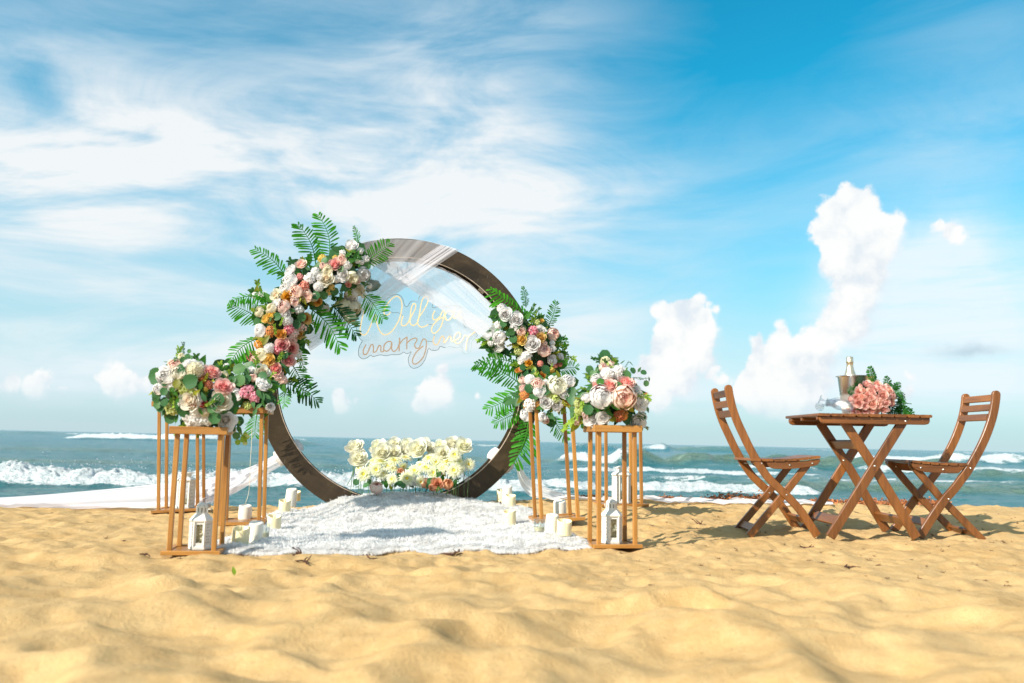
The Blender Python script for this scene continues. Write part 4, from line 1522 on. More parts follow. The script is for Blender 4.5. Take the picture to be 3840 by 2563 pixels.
put_candle(Z4, 885, 1118, 1300, 165, 'cream', 'nearest cream candle on the left, next to the front stand', .02, (0, R(5)))
put_candle(Z4, 1035, 1062, 1262, 142, 'white', 'white pillar candle between the nearest left cream candle and a glass cup', .025, (0, R(3)))
put_candle(Z4, 940, 900, 1092, 128, 'white', 'white candle on the sand in front of the left middle stand', .004)
put_candle(Z4, 1228, 985, 1148, 130, 'cream', 'cream candle on the left rug edge just behind the glass cup')
put_candle(Z4, 1334, 850, 982, 112, 'cream', 'cream candle on the left rug edge before a white one')
put_candle(Z4, 1393, 760, 932, 106, 'white', 'white candle at the far left rug corner', .03, (0, R(3)))
put_candle(Z4, 1448, 762, 868, 92, 'cream', 'half hidden cream candle at the far left rug corner', .045)
put_candle(Z6, 862, 940, 1142, 136, 'white', 'white candle standing on the sand inside the right middle stand', .004, (0, R(-3)))
put_candle(Z6, 766, 1118, 1316, 138, 'white', 'white candle between the glass cup and a cream candle on the right', .03, (0, R(3)))
put_candle(Z6, 905, 1155, 1336, 158, 'cream', 'largest cream candle at the near right rug corner')
put_candle(Z6, 320, 1022, 1190, 132, 'cream', 'cream candle on the right rug edge leaning slightly', .03, (0, R(-3)))
put_candle(Z6, 324, 862, 1004, 112, 'cream', 'cream candle on the right in front of a taller white one')
put_candle(Z6, 287, 765, 948, 108, 'white', 'tall white candle at the far right rug corner')
put_candle(Z6, 222, 800, 936, 90, 'cream', 'dim cream candle half behind the far right white candle', .03)


def cup(zz, x, ytop, ybase, w, label):
    u, v = zz(x, ybase)
    p = ground(u, v, .028)
    s = p.y / FOC / (2.614 if zz is Z4 else 2.851)
    r_, h = w * s / 2, (ybase - ytop) * s
    t = thing('glass_cup', label, 'candle holder', p + Vector((0, r_, -.003)), 'glass candle cups on the rug')
    mb = MB()
    mb.lathe([(0, .001), (r_ * .86, .001), (r_ * .90, .006), (r_, h), (r_ * .95, h), (r_ * .86, .010), (0, .008)], 26)
    link('glass_wall', mb.mesh('glass_wall', MAT['glass'], True), t)
    mb = MB()
    mb.lathe([(0, .012), (r_ * .84, .012), (r_ * .87, h * .44), (0, h * .44)], 22)
    wx = link('wax', mb.mesh('wax', MAT['candle_cream']), t)
    mb = MB()
    mb.lathe([(.002, h * .44), (.006, h * .54), (.005, h * .66), (.0004, h * .86)], 8, (.004, 0, 0))
    link('flame', mb.mesh('flame', MAT['white_metal'], True), wx)


cup(Z4, 1138, 1078, 1232, 100, 'clear glass candle cup half hidden by a white candle, left rug edge')
cup(Z6, 636, 1143, 1292, 122, 'clear glass cup with cream wax at the near right rug edge')

# ------------------------------------------------------------------ flower heads, diameter 1, facing +Z
def petal(mb, ang, r0, z0, L, Wd, tilt0, tilt1, cup, curl, t0, t1, nu=5, nv=5, jit=.0, rr=random):
    """one petal: leaves the axis at r0,z0, leans out from tilt0 to tilt1 (radians from vertical), wraps round the axis by cup"""
    vs, ts = [], []
    r_, z = r0, z0
    pts = []
    for j in range(nv):
        q = j / (nv - 1)
        pts.append((r_, z))
        ph = tilt0 + (tilt1 - tilt0) * q + curl * max(0, q - .65) * 2.6
        r_ += math.sin(ph) * L / (nv - 1)
        z += math.cos(ph) * L / (nv - 1)
    for j in range(nv):
        q = j / (nv - 1)
        hw = Wd * (math.sin(math.pi * min(.12 + .72 * q, 1)) ** .7) * (1 - .35 * max(0, q - .8) * 5 * .4)
        for i in range(nu):
            s = -1 + 2 * i / (nu - 1)
            rad, zz = pts[j]
            zz -= abs(s) ** 2.2 * L * .20 * q * (1 - cup * .3)
            zz += jit * rr.uniform(-1, 1) * q
            rw = max(rad, Wd * (.75 if cup > .5 else 1.5))
            a = s * hw / rw
            x = rad * 1.0 + (rw * math.cos(a) - rw)
            y = rw * math.sin(a)
            ca, sa = math.cos(ang), math.sin(ang)
            vs.append((x * ca - y * sa, x * sa + y * ca, zz))
            ts.append(t0 + (t1 - t0) * q)
    fs = [(j * nu + i, j * nu + i + 1, (j + 1) * nu + i + 1, (j + 1) * nu + i) for j in range(nv - 1) for i in range(nu - 1)]
    mb.add(vs, fs, ts)


def fit(mb, flat=1.0):
    """scale to diameter 1 with the heart side up, centred"""
    v = np.array(mb.v)
    r_ = np.percentile(np.hypot(v[:, 0], v[:, 1]), 97)
    v = v / (2 * r_)
    v[:, 2] -= (v[:, 2].max() + v[:, 2].min()) / 2
    v[:, 2] *= flat
    mb.v = [tuple(p) for p in v]
    return mb


def make_rose(seed, openness=.6, n=30):
    rr = random.Random(seed)
    mb = MB()
    for i in range(n):
        t = i / (n - 1)
        a = i * R(137.5) + rr.uniform(-.25, .25)
        L = .30 + .34 * t
        til = (-.16 + 1.0 * openness * t ** 1.5)
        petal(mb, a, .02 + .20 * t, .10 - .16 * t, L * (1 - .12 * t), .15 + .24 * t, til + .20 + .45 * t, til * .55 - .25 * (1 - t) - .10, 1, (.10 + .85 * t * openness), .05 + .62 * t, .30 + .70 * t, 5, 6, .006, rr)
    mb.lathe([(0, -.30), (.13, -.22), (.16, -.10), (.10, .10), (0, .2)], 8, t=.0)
    return fit(mb)


def globe_petal(mb, ang, Rg, th0, th1, hw, zs_, ruf, t0, t1, rr, nu=6, nv=6, flare=0.0):
    """a cupped petal lying on a globe of radius Rg, from polar angle th0 (near the stalk) up to th1 (its rim)"""
    vs, ts = [], []
    k = rr.uniform(0, 6)
    for j in range(nv):
        q = j / (nv - 1)
        for i in range(nu):
            s_ = -1 + 2 * i / (nu - 1)
            w = hw * (math.sin(math.pi * min(.10 + .60 * q, .5) ) ** .8) * (1 - .28 * max(0, q - .7) / .3)
            th = th0 + (th1 - th0) * q * (1 - .16 * abs(s_) ** 2.5) + ruf * .5 * math.sin(s_ * 4 + k) * q ** 3
            rad = Rg * (1 + flare * q ** 3) * (1 + ruf * .35 * math.sin(s_ * 5 + k * 2) * q * q)
            a = ang + s_ * w
            r_ = rad * math.sin(th)
            vs.append((r_ * math.cos(a), r_ * math.sin(a), rad * math.cos(th) * zs_))
            ts.append(t0 + (t1 - t0) * q)
    mb.add(vs, [(j * nu + i, j * nu + i + 1, (j + 1) * nu + i + 1, (j + 1) * nu + i) for j in range(nv - 1) for i in range(nu - 1)], ts)


def make_peony(seed, n=32):
    rr = random.Random(seed)
    mb = MB()
    for i in range(n):
        t = i / (n - 1)
        a = i * R(137.5) + rr.uniform(-.3, .3)
        Rg = .10 + .36 * t ** .8
        th1 = R(4 + 50 * t ** 1.2) + rr.uniform(-.12, .12)
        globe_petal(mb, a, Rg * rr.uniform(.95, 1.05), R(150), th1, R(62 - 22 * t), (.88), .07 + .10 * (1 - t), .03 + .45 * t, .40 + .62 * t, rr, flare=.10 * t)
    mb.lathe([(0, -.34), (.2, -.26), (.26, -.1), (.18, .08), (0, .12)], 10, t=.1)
    return fit(mb, 1.0)


def make_bud(seed):
    rr = random.Random(seed)
    mb = MB()
    n = 15
    for i in range(n):
        t = i / (n - 1)
        globe_petal(mb, i * R(137.5) + rr.uniform(-.2, .2), .16 + .26 * t ** .8, R(165), R(3 + 34 * t ** 1.4), R(66 - 12 * t), 1.12, .07, .05 + .5 * t, .40 + .62 * t, rr, flare=.10 * t)
    mb.lathe([(0, -.4), (.2, -.26), (.26, -.05), (.16, .15), (0, .2)], 10, t=.2)
    return fit(mb, 1.0)


def make_pompom(seed, n=230):
    rr = random.Random(seed)
    mb = MB()
    mb.lathe([(.42 * math.sin(math.pi * k / 9), -.42 * math.cos(math.pi * k / 9)) for k in range(10)], 14, t=.3)
    for i in range(n):
        z = 1 - 1.75 * (i + .5) / n
        rad = math.sqrt(max(0, 1 - z * z))
        a = i * R(137.508)
        d = Vector((rad * math.cos(a), rad * math.sin(a), z))
        side = d.cross(Vector((rr.gauss(0, 1), rr.gauss(0, 1), rr.gauss(0, 1)))).normalized()
        up = d.cross(side)
        w = .055
        l0, l1 = .36, .50 * rr.uniform(.95, 1.05)
        mb.add([d * l0 - side * w * .6, d * l0 + side * w * .6, d * (l1 - .03) + side * w + up * .02, d * l1 + up * .045, d * (l1 - .03) - side * w + up * .02], [(0, 1, 2, 3, 4)], [.2, .2, .9, 1, .9])
    return fit(mb)


def make_cluster(seed, n=17, big=.19, four=True):
    """hydrangea-like head of four- or five-petalled florets"""
    rr = random.Random(seed)
    mb = MB()
    for i in range(n):
        z = 1 - 1.25 * (i + .5) / n
        rad = math.sqrt(max(0, 1 - z * z))
        a = i * R(137.508)
        d = Vector((rad * math.cos(a), rad * math.sin(a), z * .8)) * rr.uniform(.30, .42)
        nrm = (d.normalized() + Vector((rr.gauss(0, .3), rr.gauss(0, .3), .3))).normalized()
        q = nrm.to_track_quat('Z', 'Y').to_matrix()
        k0 = rr.uniform(0, 6)
        m = 4 if four else 5
        for k in range(m):
            aa = k0 + 2 * math.pi * k / m
            e = q @ Vector((math.cos(aa), math.sin(aa), 0))
            s = q @ Vector((-math.sin(aa), math.cos(aa), 0))
            b = big
            mb.add([d, d + e * b * .55 + s * b * .48 + nrm * .03, d + e * b * 1.05 + s * b * .2 + nrm * (.03 + rr.uniform(-.03, .03)), d + e * b * 1.05 - s * b * .2 + nrm * .02, d + e * b * .55 - s * b * .48 + nrm * .03],
                   [(0, 1, 2, 3, 4)], [.0, .7, 1, 1, .7])
    return fit(mb)


def make_gerbera(seed):
    rr = random.Random(seed)
    mb = MB()
    for (m, L, z, tl, k0) in ((22, .46, 0, 1.36, 0), (20, .38, .02, 1.14, .13), (18, .20, .035, .75, .3)):
        for k in range(m):
            a = k0 + 2 * math.pi * k / m + rr.uniform(-.07, .07)
            l_ = L * rr.uniform(.88, 1.06)
            tt = tl + rr.uniform(-.16, .14)
            c, s = math.cos(a), math.sin(a)
            w = .042
            vs, ts = [], []
            for j, q in enumerate((0, .35, .72, 1.0)):
                ph = tt + .35 * q * q
                rad = .05 + math.sin(tt + .15 * q) * l_ * q
                zz = z + math.cos(ph) * l_ * q
                ww = w * (.5, 1.0, 1.0, .35)[j]
                vs += [(rad * c - ww * s, rad * s + ww * c, zz + .01), (rad * c, rad * s, zz - .006), (rad * c + ww * s, rad * s - ww * c, zz + .01)]
                ts += [q, q, q]
            mb.add(vs, [(3 * j + i, 3 * j + i + 1, 3 * j + i + 4, 3 * j + i + 3) for j in range(3) for i in range(2)], ts)
    mb.lathe([(.095, .00), (.10, .035), (.07, .062), (0, .066)], 12, mat=1)
    mb.lathe([(.03, -.14), (.07, -.06), (.10, .0)], 8, mat=2)
    v = np.array(mb.v)
    mb.v = [tuple(p) for p in v]
    return mb


# leaves: length 1 along +Y from the stalk at the origin, face +Z
def make_leaf(kind):
    mb = MB()
    n = 7
    vs, ts = [], []
    for j in range(n):
        q = j / (n - 1)
        if kind == 'round':
            w = .46 * math.sqrt(max(0, 1 - (2 * q - 1) ** 2)) ** .9 + .01
        elif kind == 'pointed':
            w = .23 * math.sin(math.pi * q ** .8) + .006
        else:
            w = .10 * math.sin(math.pi * q ** .7) + .004
        bend = -.16 * q * q if kind != 'round' else -.08 * q * q
        for s in (-1, -.5, 0, .5, 1):
            vs.append((s * w, q, bend + .12 * w * abs(s) * 2 * .6))
            ts.append(.9 if s == 0 else .2 + .4 * abs(s))
    fs = [(j * 5 + i, j * 5 + i + 1, (j + 1) * 5 + i + 1, (j + 1) * 5 + i) for j in range(n - 1) for i in range(4)]
    mb.add(vs, fs, ts)
    mb.tube([(0, -.22, .02), (0, 0, 0)], .018, 4, t=.5)
    return mb


def make_sprig(seed, n=13, small=.20):
    """stem with small leaves in pairs, length 1 along +Y"""
    rr = random.Random(seed)
    mb = MB()
    mb.tube([(0, -.1, 0), (.02, .3, .03), (-.01, .7, .02), (0, 1, -.04)], [.014, .012, .009, .004], 4, t=.3)
    for i in range(n):
        y = .08 + .92 * i / n
        for s in (-1, 1):
            a = rr.uniform(.3, 1.0)
            d = Vector((s * math.cos(a), math.sin(a), rr.uniform(-.5, .6))).normalized()
            k = d.cross(Vector((rr.gauss(0, .5), rr.gauss(0, .5), 1))).normalized()
            L = small * rr.uniform(.7, 1.15)
            o = Vector((0, y, 0))
            mb.add([o, o + d * L * .35 + k * L * .30, o + d * L * .75 + k * L * .24, o + d * L, o + d * L * .75 - k * L * .24, o + d * L * .35 - k * L * .30], [(0, 1, 2, 3, 4, 5)], [.2, .4, .6, .8, .6, .4])
    return mb


MESHES = {}


def flower_mesh(kind, colour, var):
    key = (kind, colour, var)
    if key not in MESHES:
        base = (kind, var)
        if base not in MESHES:
            MESHES[base] = {'rose': lambda: make_rose(var * 7 + 1, .62), 'open': lambda: make_rose(var * 5 + 3, .85, 32), 'peony': lambda: make_peony(var * 3 + 2), 'bud': lambda: make_bud(var + 4),
                            'pompom': lambda: make_pompom(var), 'cluster': lambda: make_cluster(var + 9), 'blossom': lambda: make_cluster(var + 20, 7, .34, False), 'gerbera': lambda: make_gerbera(var),
                            'spike': lambda: make_cluster(var + 40, 30, .13)}[kind]()
        mats = [MAT[colour]] if kind != 'gerbera' else [MAT['gerbera'], MAT['gerbera_heart'], MAT['stem']]
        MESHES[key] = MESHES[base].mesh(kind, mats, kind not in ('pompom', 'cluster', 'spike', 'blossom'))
    return MESHES[key]


def leaf_mesh(kind, colour):
    key = ('leaf', kind, colour)
    if key not in MESHES:
        mb = {'round': lambda: make_leaf('round'), 'pointed': lambda: make_leaf('pointed'), 'narrow': lambda: make_leaf('narrow'),
              'sprig': lambda: make_sprig(3), 'airy': lambda: make_sprig(5, 9, .13)}[kind]()
        MESHES[key] = mb.mesh('leaf', MAT[colour], True)
    return MESHES[key]


NAMES = {'rose': 'rose', 'open': 'rose', 'peony': 'peony', 'bud': 'rose_bud', 'pompom': 'chrysanthemum', 'cluster': 'hydrangea', 'blossom': 'blossom', 'gerbera': 'gerbera', 'spike': 'filler_flower'}
CODE = {'wr': ('rose', 'white'), 'wp': ('peony', 'white'), 'pm': ('pompom', 'white'), 'wh': ('cluster', 'white'), 'wb': ('blossom', 'white'),
        'cr': ('open', 'peachcream'), 'cp': ('peony', 'cream'), 'cb': ('bud', 'cream'), 'pr': ('rose', 'pink'), 'po': ('open', 'pink'), 'bp': ('peony', 'blush'), 'br': ('rose', 'blush'), 'bb': ('bud', 'blush'),
        'yr': ('rose', 'yellow'), 'or': ('rose', 'mustard'), 'of': ('spike', 'orange'), 'oy': ('spike', 'yellow'), 'ch': ('cluster', 'coral'), 'cc': ('bud', 'coral'), 'ph': ('cluster', 'hotpink'),
        'lh': ('cluster', 'blush'), 'rf': ('spike', 'rust'), 'lm': ('cluster', 'lime'), 'iv': ('open', 'ivory_rose'), 'pe': ('open', 'peach'), 'pp': ('bud', 'peach'), 'rd': ('rose', 'red'),
        'cm': ('pompom', 'cream'), 'ge': ('gerbera', 'gerbera'), 'sp': ('peony', 'salmon'), 'sr': ('rose', 'salmon'), 'sb': ('bud', 'salmon'), 'iw': ('peony', 'ivory_rose')}
_vc = [0]


def put_flower(parent, code, pos, nrm, dia, roll=None, sq=(1, 1)):
    kind, colour = CODE[code]
    _vc[0] += 1
    me = flower_mesh(kind, colour, _vc[0] % 3)
    o = link(NAMES[kind], me, parent)
    q = Vector(nrm).normalized().to_track_quat('Z', 'Y')
    rot = q.to_matrix() @ Matrix.Rotation(random.uniform(0, 6.28) if roll is None else roll, 3, 'Z')
    m = rot.to_4x4() @ Matrix.Diagonal((dia * sq[0], dia * sq[1], dia, 1))
    m.translation = Vector(pos) - parent.location
    o.matrix_basis = m
    return o


def put_leaf(parent, kind, colour, pos, along, face, L, name='leaf'):
    o = link(name, leaf_mesh(kind, colour), parent)
    y = Vector(along).normalized()
    z = Vector(face)
    z = (z - y * z.dot(y))
    z = z.normalized() if z.length > 1e-4 else y.orthogonal()
    x = y.cross(z)
    m = Matrix((x, y, z)).transposed().to_4x4() @ Matrix.Diagonal((L, L, L, 1))
    m.translation = Vector(pos) - parent.location
    o.matrix_basis = m
    return o


def to_cam(p):
    return (Vector((0, 0, EYE)) - Vector(p)).normalized()


def frond(parent, base_uv, tip_uv, Yb, Ytip, width, mat='palm', bow=.10, twist=.3, n=17, oneside=1.0, name='palm_frond', blunt=.55, thick=.048):
    """palm frond between two pixels: midrib and two rows of leaflets. twist turns its blade about the midrib"""
    b, tpt = at(*base_uv, Yb), at(*tip_uv, Ytip)
    d = tpt - b
    L = d.length
    d.normalize()
    cam_d = to_cam(b)
    side = d.cross(cam_d).normalized()
    nrm = side.cross(d).normalized()
    rot = Matrix.Rotation(twist, 3, d)
    s_, n_ = rot @ side, rot @ nrm
    rib = [b + d * (L * q) + side * (bow * L * math.sin(math.pi * q)) + n_ * (.05 * L * math.sin(math.pi * q)) for q in np.linspace(0, 1, 14)]
    mb = MB()
    mb.tube(rib, [.0035 * (1 - .8 * i / 13) + .0006 for i in range(14)], 5, t=.8)
    rr = random.Random(int(base_uv[0] * 7 + tip_uv[1]))
    for i in range(n):
        q = .08 + .92 * i / (n - 1)
        x = q * 13
        k = min(int(x), 12)
        p = rib[k].lerp(rib[k + 1], x - k)
        tg = (rib[k + 1] - rib[k]).normalized()
        for s in (-1, 1):
            fo = math.radians(rr.uniform(44, 56) if q < .85 else rr.uniform(24, 36))
            ll = width * (math.sin(math.pi * (.14 + .76 * q)) ** .75) * rr.uniform(.9, 1.07) * (oneside if s > 0 else 1.0)
            dr = (tg * math.cos(fo + .25) + s_ * s * math.sin(fo + .25) + n_ * rr.uniform(-.30, .16)).normalized()
            if rr.random() < .06:
                ll *= rr.uniform(.45, .75)
            wv = dr.cross(n_).normalized()
            wv = (Matrix.Rotation(rr.uniform(-.35, .35), 3, dr) @ wv)
            w = L * thick * .5 * rr.uniform(.85, 1.1)
            tn = rr.uniform(-.6, 1.6)
            vs, ts = [], []
            for j, (qq, wf) in enumerate(((0, .25), (.35, .8), (.75, 1.0), (1.0, blunt))):
                c = p + dr * (ll * qq) - n_ * (.06 * ll * qq * qq) - Vector((0, 0, 1)) * (.10 * ll * qq * qq)
                vs += [c - wv * w * wf, c + wv * w * wf]
                ts += [qq * tn, qq * tn]
            mb.add(vs, [(0, 1, 3, 2), (2, 3, 5, 4), (4, 5, 7, 6)], ts)
    return mb.build(name, MAT[mat], parent)


class Spray:
    """a flower arrangement whose body bulges towards the viewer from a centre line"""
    def __init__(self, root, line, half, Y, bulge, zz, scale):
        self.root, self.zz, self.sc = root, zz, scale
        self.line = [zz(*p) for p in line]
        self.half = half / scale
        self.Y, self.bulge = Y, bulge
        self.placed = []

    def foot(self, u, v):
        best = None
        ln = self.line if len(self.line) > 1 else self.line * 2
        for a, b in zip(ln[:-1], ln[1:]):
            ab = (b[0] - a[0], b[1] - a[1])
            l2 = ab[0] ** 2 + ab[1] ** 2
            t = 0 if l2 == 0 else max(0, min(1, ((u - a[0]) * ab[0] + (v - a[1]) * ab[1]) / l2))
            c = (a[0] + ab[0] * t, a[1] + ab[1] * t)
            d = math.hypot(u - c[0], v - c[1])
            if best is None or d < best[0]:
                best = (d, c)
        return best

    def depth(self, u, v, back=0.0):
        d, c = self.foot(u, v)
        k = min(d / self.half, 1.15)
        Y0 = self.Y(u) if callable(self.Y) else self.Y
        Y = Y0 - self.bulge * math.sqrt(max(0, 1 - min(k, 1) ** 2)) + back
        dx, dy = (u - c[0]) / self.half, (v - c[1]) / self.half
        nrm = Vector((dx * .75, -1.0, -dy * .75 + .12))
        return Y, nrm

    def flowers(self, items, grow=1.14):
        for it in items:
            x, y, code, size = it[:4]
            u, v = self.zz(x, y)
            Y, nrm = self.depth(u, v)
            if len(it) > 4:
                nrm = Vector(it[4])
            dia = size / self.sc / FOC * Y * grow
            p = at(u, v, Y)
            nrm = nrm + Vector((random.gauss(0, .14), 0, random.gauss(0, .14)))
            put_flower(self.root, code, p, nrm, dia)
            self.placed.append((u, v, size / self.sc, Y))

    def leaves(self, items):
        """(x, y, size, kind, colour, direction in degrees: 0 right, 90 up)"""
        for (x, y, size, kind, colour, ang) in items:
            u, v = self.zz(x, y)
            Y, nrm = self.depth(u, v, -.02)
            L = size / self.sc / FOC * Y
            al = Vector((math.cos(R(ang)), -.15, math.sin(R(ang))))
            p = at(u, v, Y) - al.normalized() * L * .5
            put_leaf(self.root, kind, colour, p, al, nrm + Vector((random.gauss(0, .25), -.5, random.gauss(0, .25))), L)

    def fill(self, n, kinds, back=(.02, .09), spread=.75, size=(34, 60), seed=0):
        """greenery tucked behind and between the flowers; sizes in pixels of the photograph"""
        rr = random.Random(seed)
        for _ in range(n):
            u, v, s, Y = rr.choice(self.placed)
            a = rr.uniform(0, 6.283)
            d = s * rr.uniform(.2, spread)
            du, dv = math.cos(a) * d, math.sin(a) * d
            kind, colour = rr.choice(kinds)
            L = rr.uniform(*size) * FOC ** -1 * Y * (1.5 if kind == 'sprig' else 1)
            p = at(u + du, v + dv, Y + rr.uniform(*back))
            f, c = self.foot(u + du, v + dv)
            out = Vector((u + du - c[0], 0, -(v + dv - c[1])))
            out = out.normalized() if out.length > 1 else Vector((rr.gauss(0, 1), 0, rr.gauss(0, 1)))
            al = out * .8 + Vector((math.cos(a), rr.uniform(-.7, .2), -math.sin(a) * .8)) + Vector((rr.gauss(0, .5), 0, rr.gauss(0, .5)))
            put_leaf(self.root, kind, colour, p - al.normalized() * L * .45, al, Vector((rr.gauss(0, .6), -1, rr.gauss(0, .6) + .3)), L,
                     'leaf' if kind not in ('sprig', 'airy') else 'leaf_sprig')

    def core(self, rad, back=.03, name='floral_base'):
        mb = MB()
        ln = self.line if len(self.line) > 1 else None
        if ln:
            pth = smoothpath([(u, v, 0) for u, v in ln], 4)
            m = len(pth)
            mb.tube([at(p.x, p.y, (self.Y(p.x) if callable(self.Y) else self.Y) - self.bulge * .35 + back) for p in pth],
                    [rad * (.55 + .45 * math.sin(math.pi * min(max(i / (m - 1), .0), 1))) * random.uniform(.85, 1.1) for i in range(m)], 9)
        return mb.build(name, MAT['moss'], self.root, True)


GREENS = [('round', 'euca'), ('round', 'euca'), ('pointed', 'green'), ('pointed', 'euca'), ('sprig', 'green'), ('sprig', 'limeleaf'), ('pointed', 'olive'), ('pointed', 'green')]


def arcY(u):
    """distance of the ring's front face at that column of the picture"""
    return ARC.y - .075 + (u - 922 * K) / FOC * ARC.y * math.sin(ARC_YAW)


# ---- garland on the upper left of the arch
ZL = zf(550, 780, 1.704)
gl = thing('flower_garland', 'long flower garland with palm fronds on the upper left of the arch', 'flower garland', at(*ZL(860, 700), 5.9), 'flower garlands on the arch')
GL = Spray(gl, [(1330, 300), (1240, 400), (1120, 450), (1010, 520), (930, 610), (860, 720), (830, 830), (820, 950), (835, 1080)], 165, lambda u: arcY(u) - .06, .15, ZL, 1.704)
GL.core(.10)
for (b, t, w, mt, bow, tw, os_) in [
        ((895, 450), (698, 266), .085, 'palm', .06, .5, .75), ((1080, 360), (972, 112), .10, 'palm', .07, .45, .75), ((1168, 320), (1100, 50), .09, 'palm', .09, .2, .8),
        ((1348, 250), (1328, 123), .035, 'palm', .03, .9, 1), ((1395, 350), (1552, 228), .075, 'palm', .0, .2, 1), ((770, 592), (528, 605), .06, 'palm', .10, .9, .8),
        ((735, 725), (548, 625), .085, 'palm', .05, .1, 1), ((1385, 555), (1506, 705), .085, 'palm', -.06, .1, 1), ((1180, 620), (1335, 812), .085, 'palmback', -.05, .2, 1),
        ((1040, 640), (1236, 893), .10, 'palm', -.10, .25, 1), ((720, 830), (525, 1008), .075, 'palm', .09, .5, .85), ((935, 1010), (1010, 1190), .075, 'palm', -.06, .3, 1),
        ((865, 1120), (1092, 1240), .085, 'palmback', -.12, .3, 1), ((965, 900), (1005, 1030), .05, 'palm', -.05, .7, 1), ((900, 1150), (880, 1265), .05, 'palm', .05, .6, 1),
        ((705, 1320), (690, 1452), .075, 'palm', .0, .3, 1), ((790, 600), (705, 545), .04, 'palm', .0, .3, 1)]:
    u0, v0 = ZL(*b)
    u1, v1 = ZL(*t)
    frond(gl, (u0, v0), (u1, v1), arcY(u0) - .09, arcY(u1) - .15, w * 1.15, mt, bow, tw, 15, os_)
GL.flowers([
    (1312, 248, 'wr', 74), (1366, 272, 'wb', 46), (1350, 335, 'wb', 44), (1400, 325, 'wb', 52), (1372, 345, 'wb', 40), (1250, 290, 'wb', 46), (1205, 367, 'pr', 76), (1250, 336, 'bp', 64), (1280, 364, 'pm', 58), (1258, 430, 'wr', 76), (1312, 446, 'cb', 76), (1383, 424, 'wp', 84),
    (1287, 490, 'cc', 40), (1345, 466, 'bb', 44), (1355, 523, 'cb', 72), (1306, 560, 'wp', 86), (1268, 626, 'cb', 76), (1333, 636, 'cb', 74), (1297, 692, 'cb', 76),
    (1150, 456, 'cr', 96), (1157, 398, 'cp', 62), (1206, 456, 'wh', 52), (1098, 503, 'pm', 62), (1110, 447, 'wr', 50), (990, 366, 'br', 68), (1040, 446, 'wh', 74), (1075, 406, 'wh', 62),
    (1118, 322, 'oy', 58), (1203, 318, 'oy', 36), (1132, 372, 'bp', 50), (978, 438, 'ch', 46), (1003, 496, 'ch', 66), (926, 406, 'wr', 68), (914, 470, 'wp', 88), (893, 516, 'wp', 72),
    (955, 541, 'bp', 84), (1020, 566, 'bp', 76), (900, 569, 'or', 66), (947, 598, 'bp', 62), (1068, 573, 'cp', 54), (1095, 601, 'or', 50), (1135, 642, 'wp', 58), (832, 562, 'cr', 74), (836, 612, 'wr', 56),
    (880, 632, 'bp', 78), (972, 645, 'wh', 64), (798, 648, 'cp', 66), (890, 681, 'wr', 62), (898, 723, 'pm', 66), (1019, 708, 'yr', 64), (798, 690, 'yr', 58), (766, 714, 'yr', 56), (800, 722, 'yr', 44), (722, 668, 'cp', 62),
    (910, 772, 'ph', 72), (995, 766, 'lh', 72), (728, 788, 'wp', 76), (790, 788, 'of', 66), (857, 812, 'or', 64), (938, 803, 'lh', 70), (980, 810, 'yr', 54), (928, 846, 'bp', 56), (868, 879, 'pr', 86),
    (926, 898, 'pr', 76), (842, 905, 'ph', 66), (785, 899, 'pm', 68), (715, 872, 'of', 62), (965, 927, 'wh', 60), (735, 938, 'cp', 74), (791, 972, 'yr', 70), (764, 1017, 'yr', 66), (905, 977, 'pr', 78),
    (660, 945, 'ch', 62), (672, 975, 'ch', 46), (702, 977, 'bp', 74), (828, 1031, 'pr', 82), (845, 1076, 'lh', 64), (872, 1100, 'lh', 58), (742, 1052, 'cr', 88), (672, 1048, 'wr', 66), (690, 556, 'wb', 48), (732, 560, 'wb', 58),
    (1180, 510, 'oy', 44), (1165, 540, 'oy', 44), (1425, 500, 'wb', 38), (1390, 560, 'wb', 40), (1225, 620, 'lm', 48), (930, 660, 'cp', 30), (770, 820, 'oy', 36), (850, 960, 'lm', 34)])
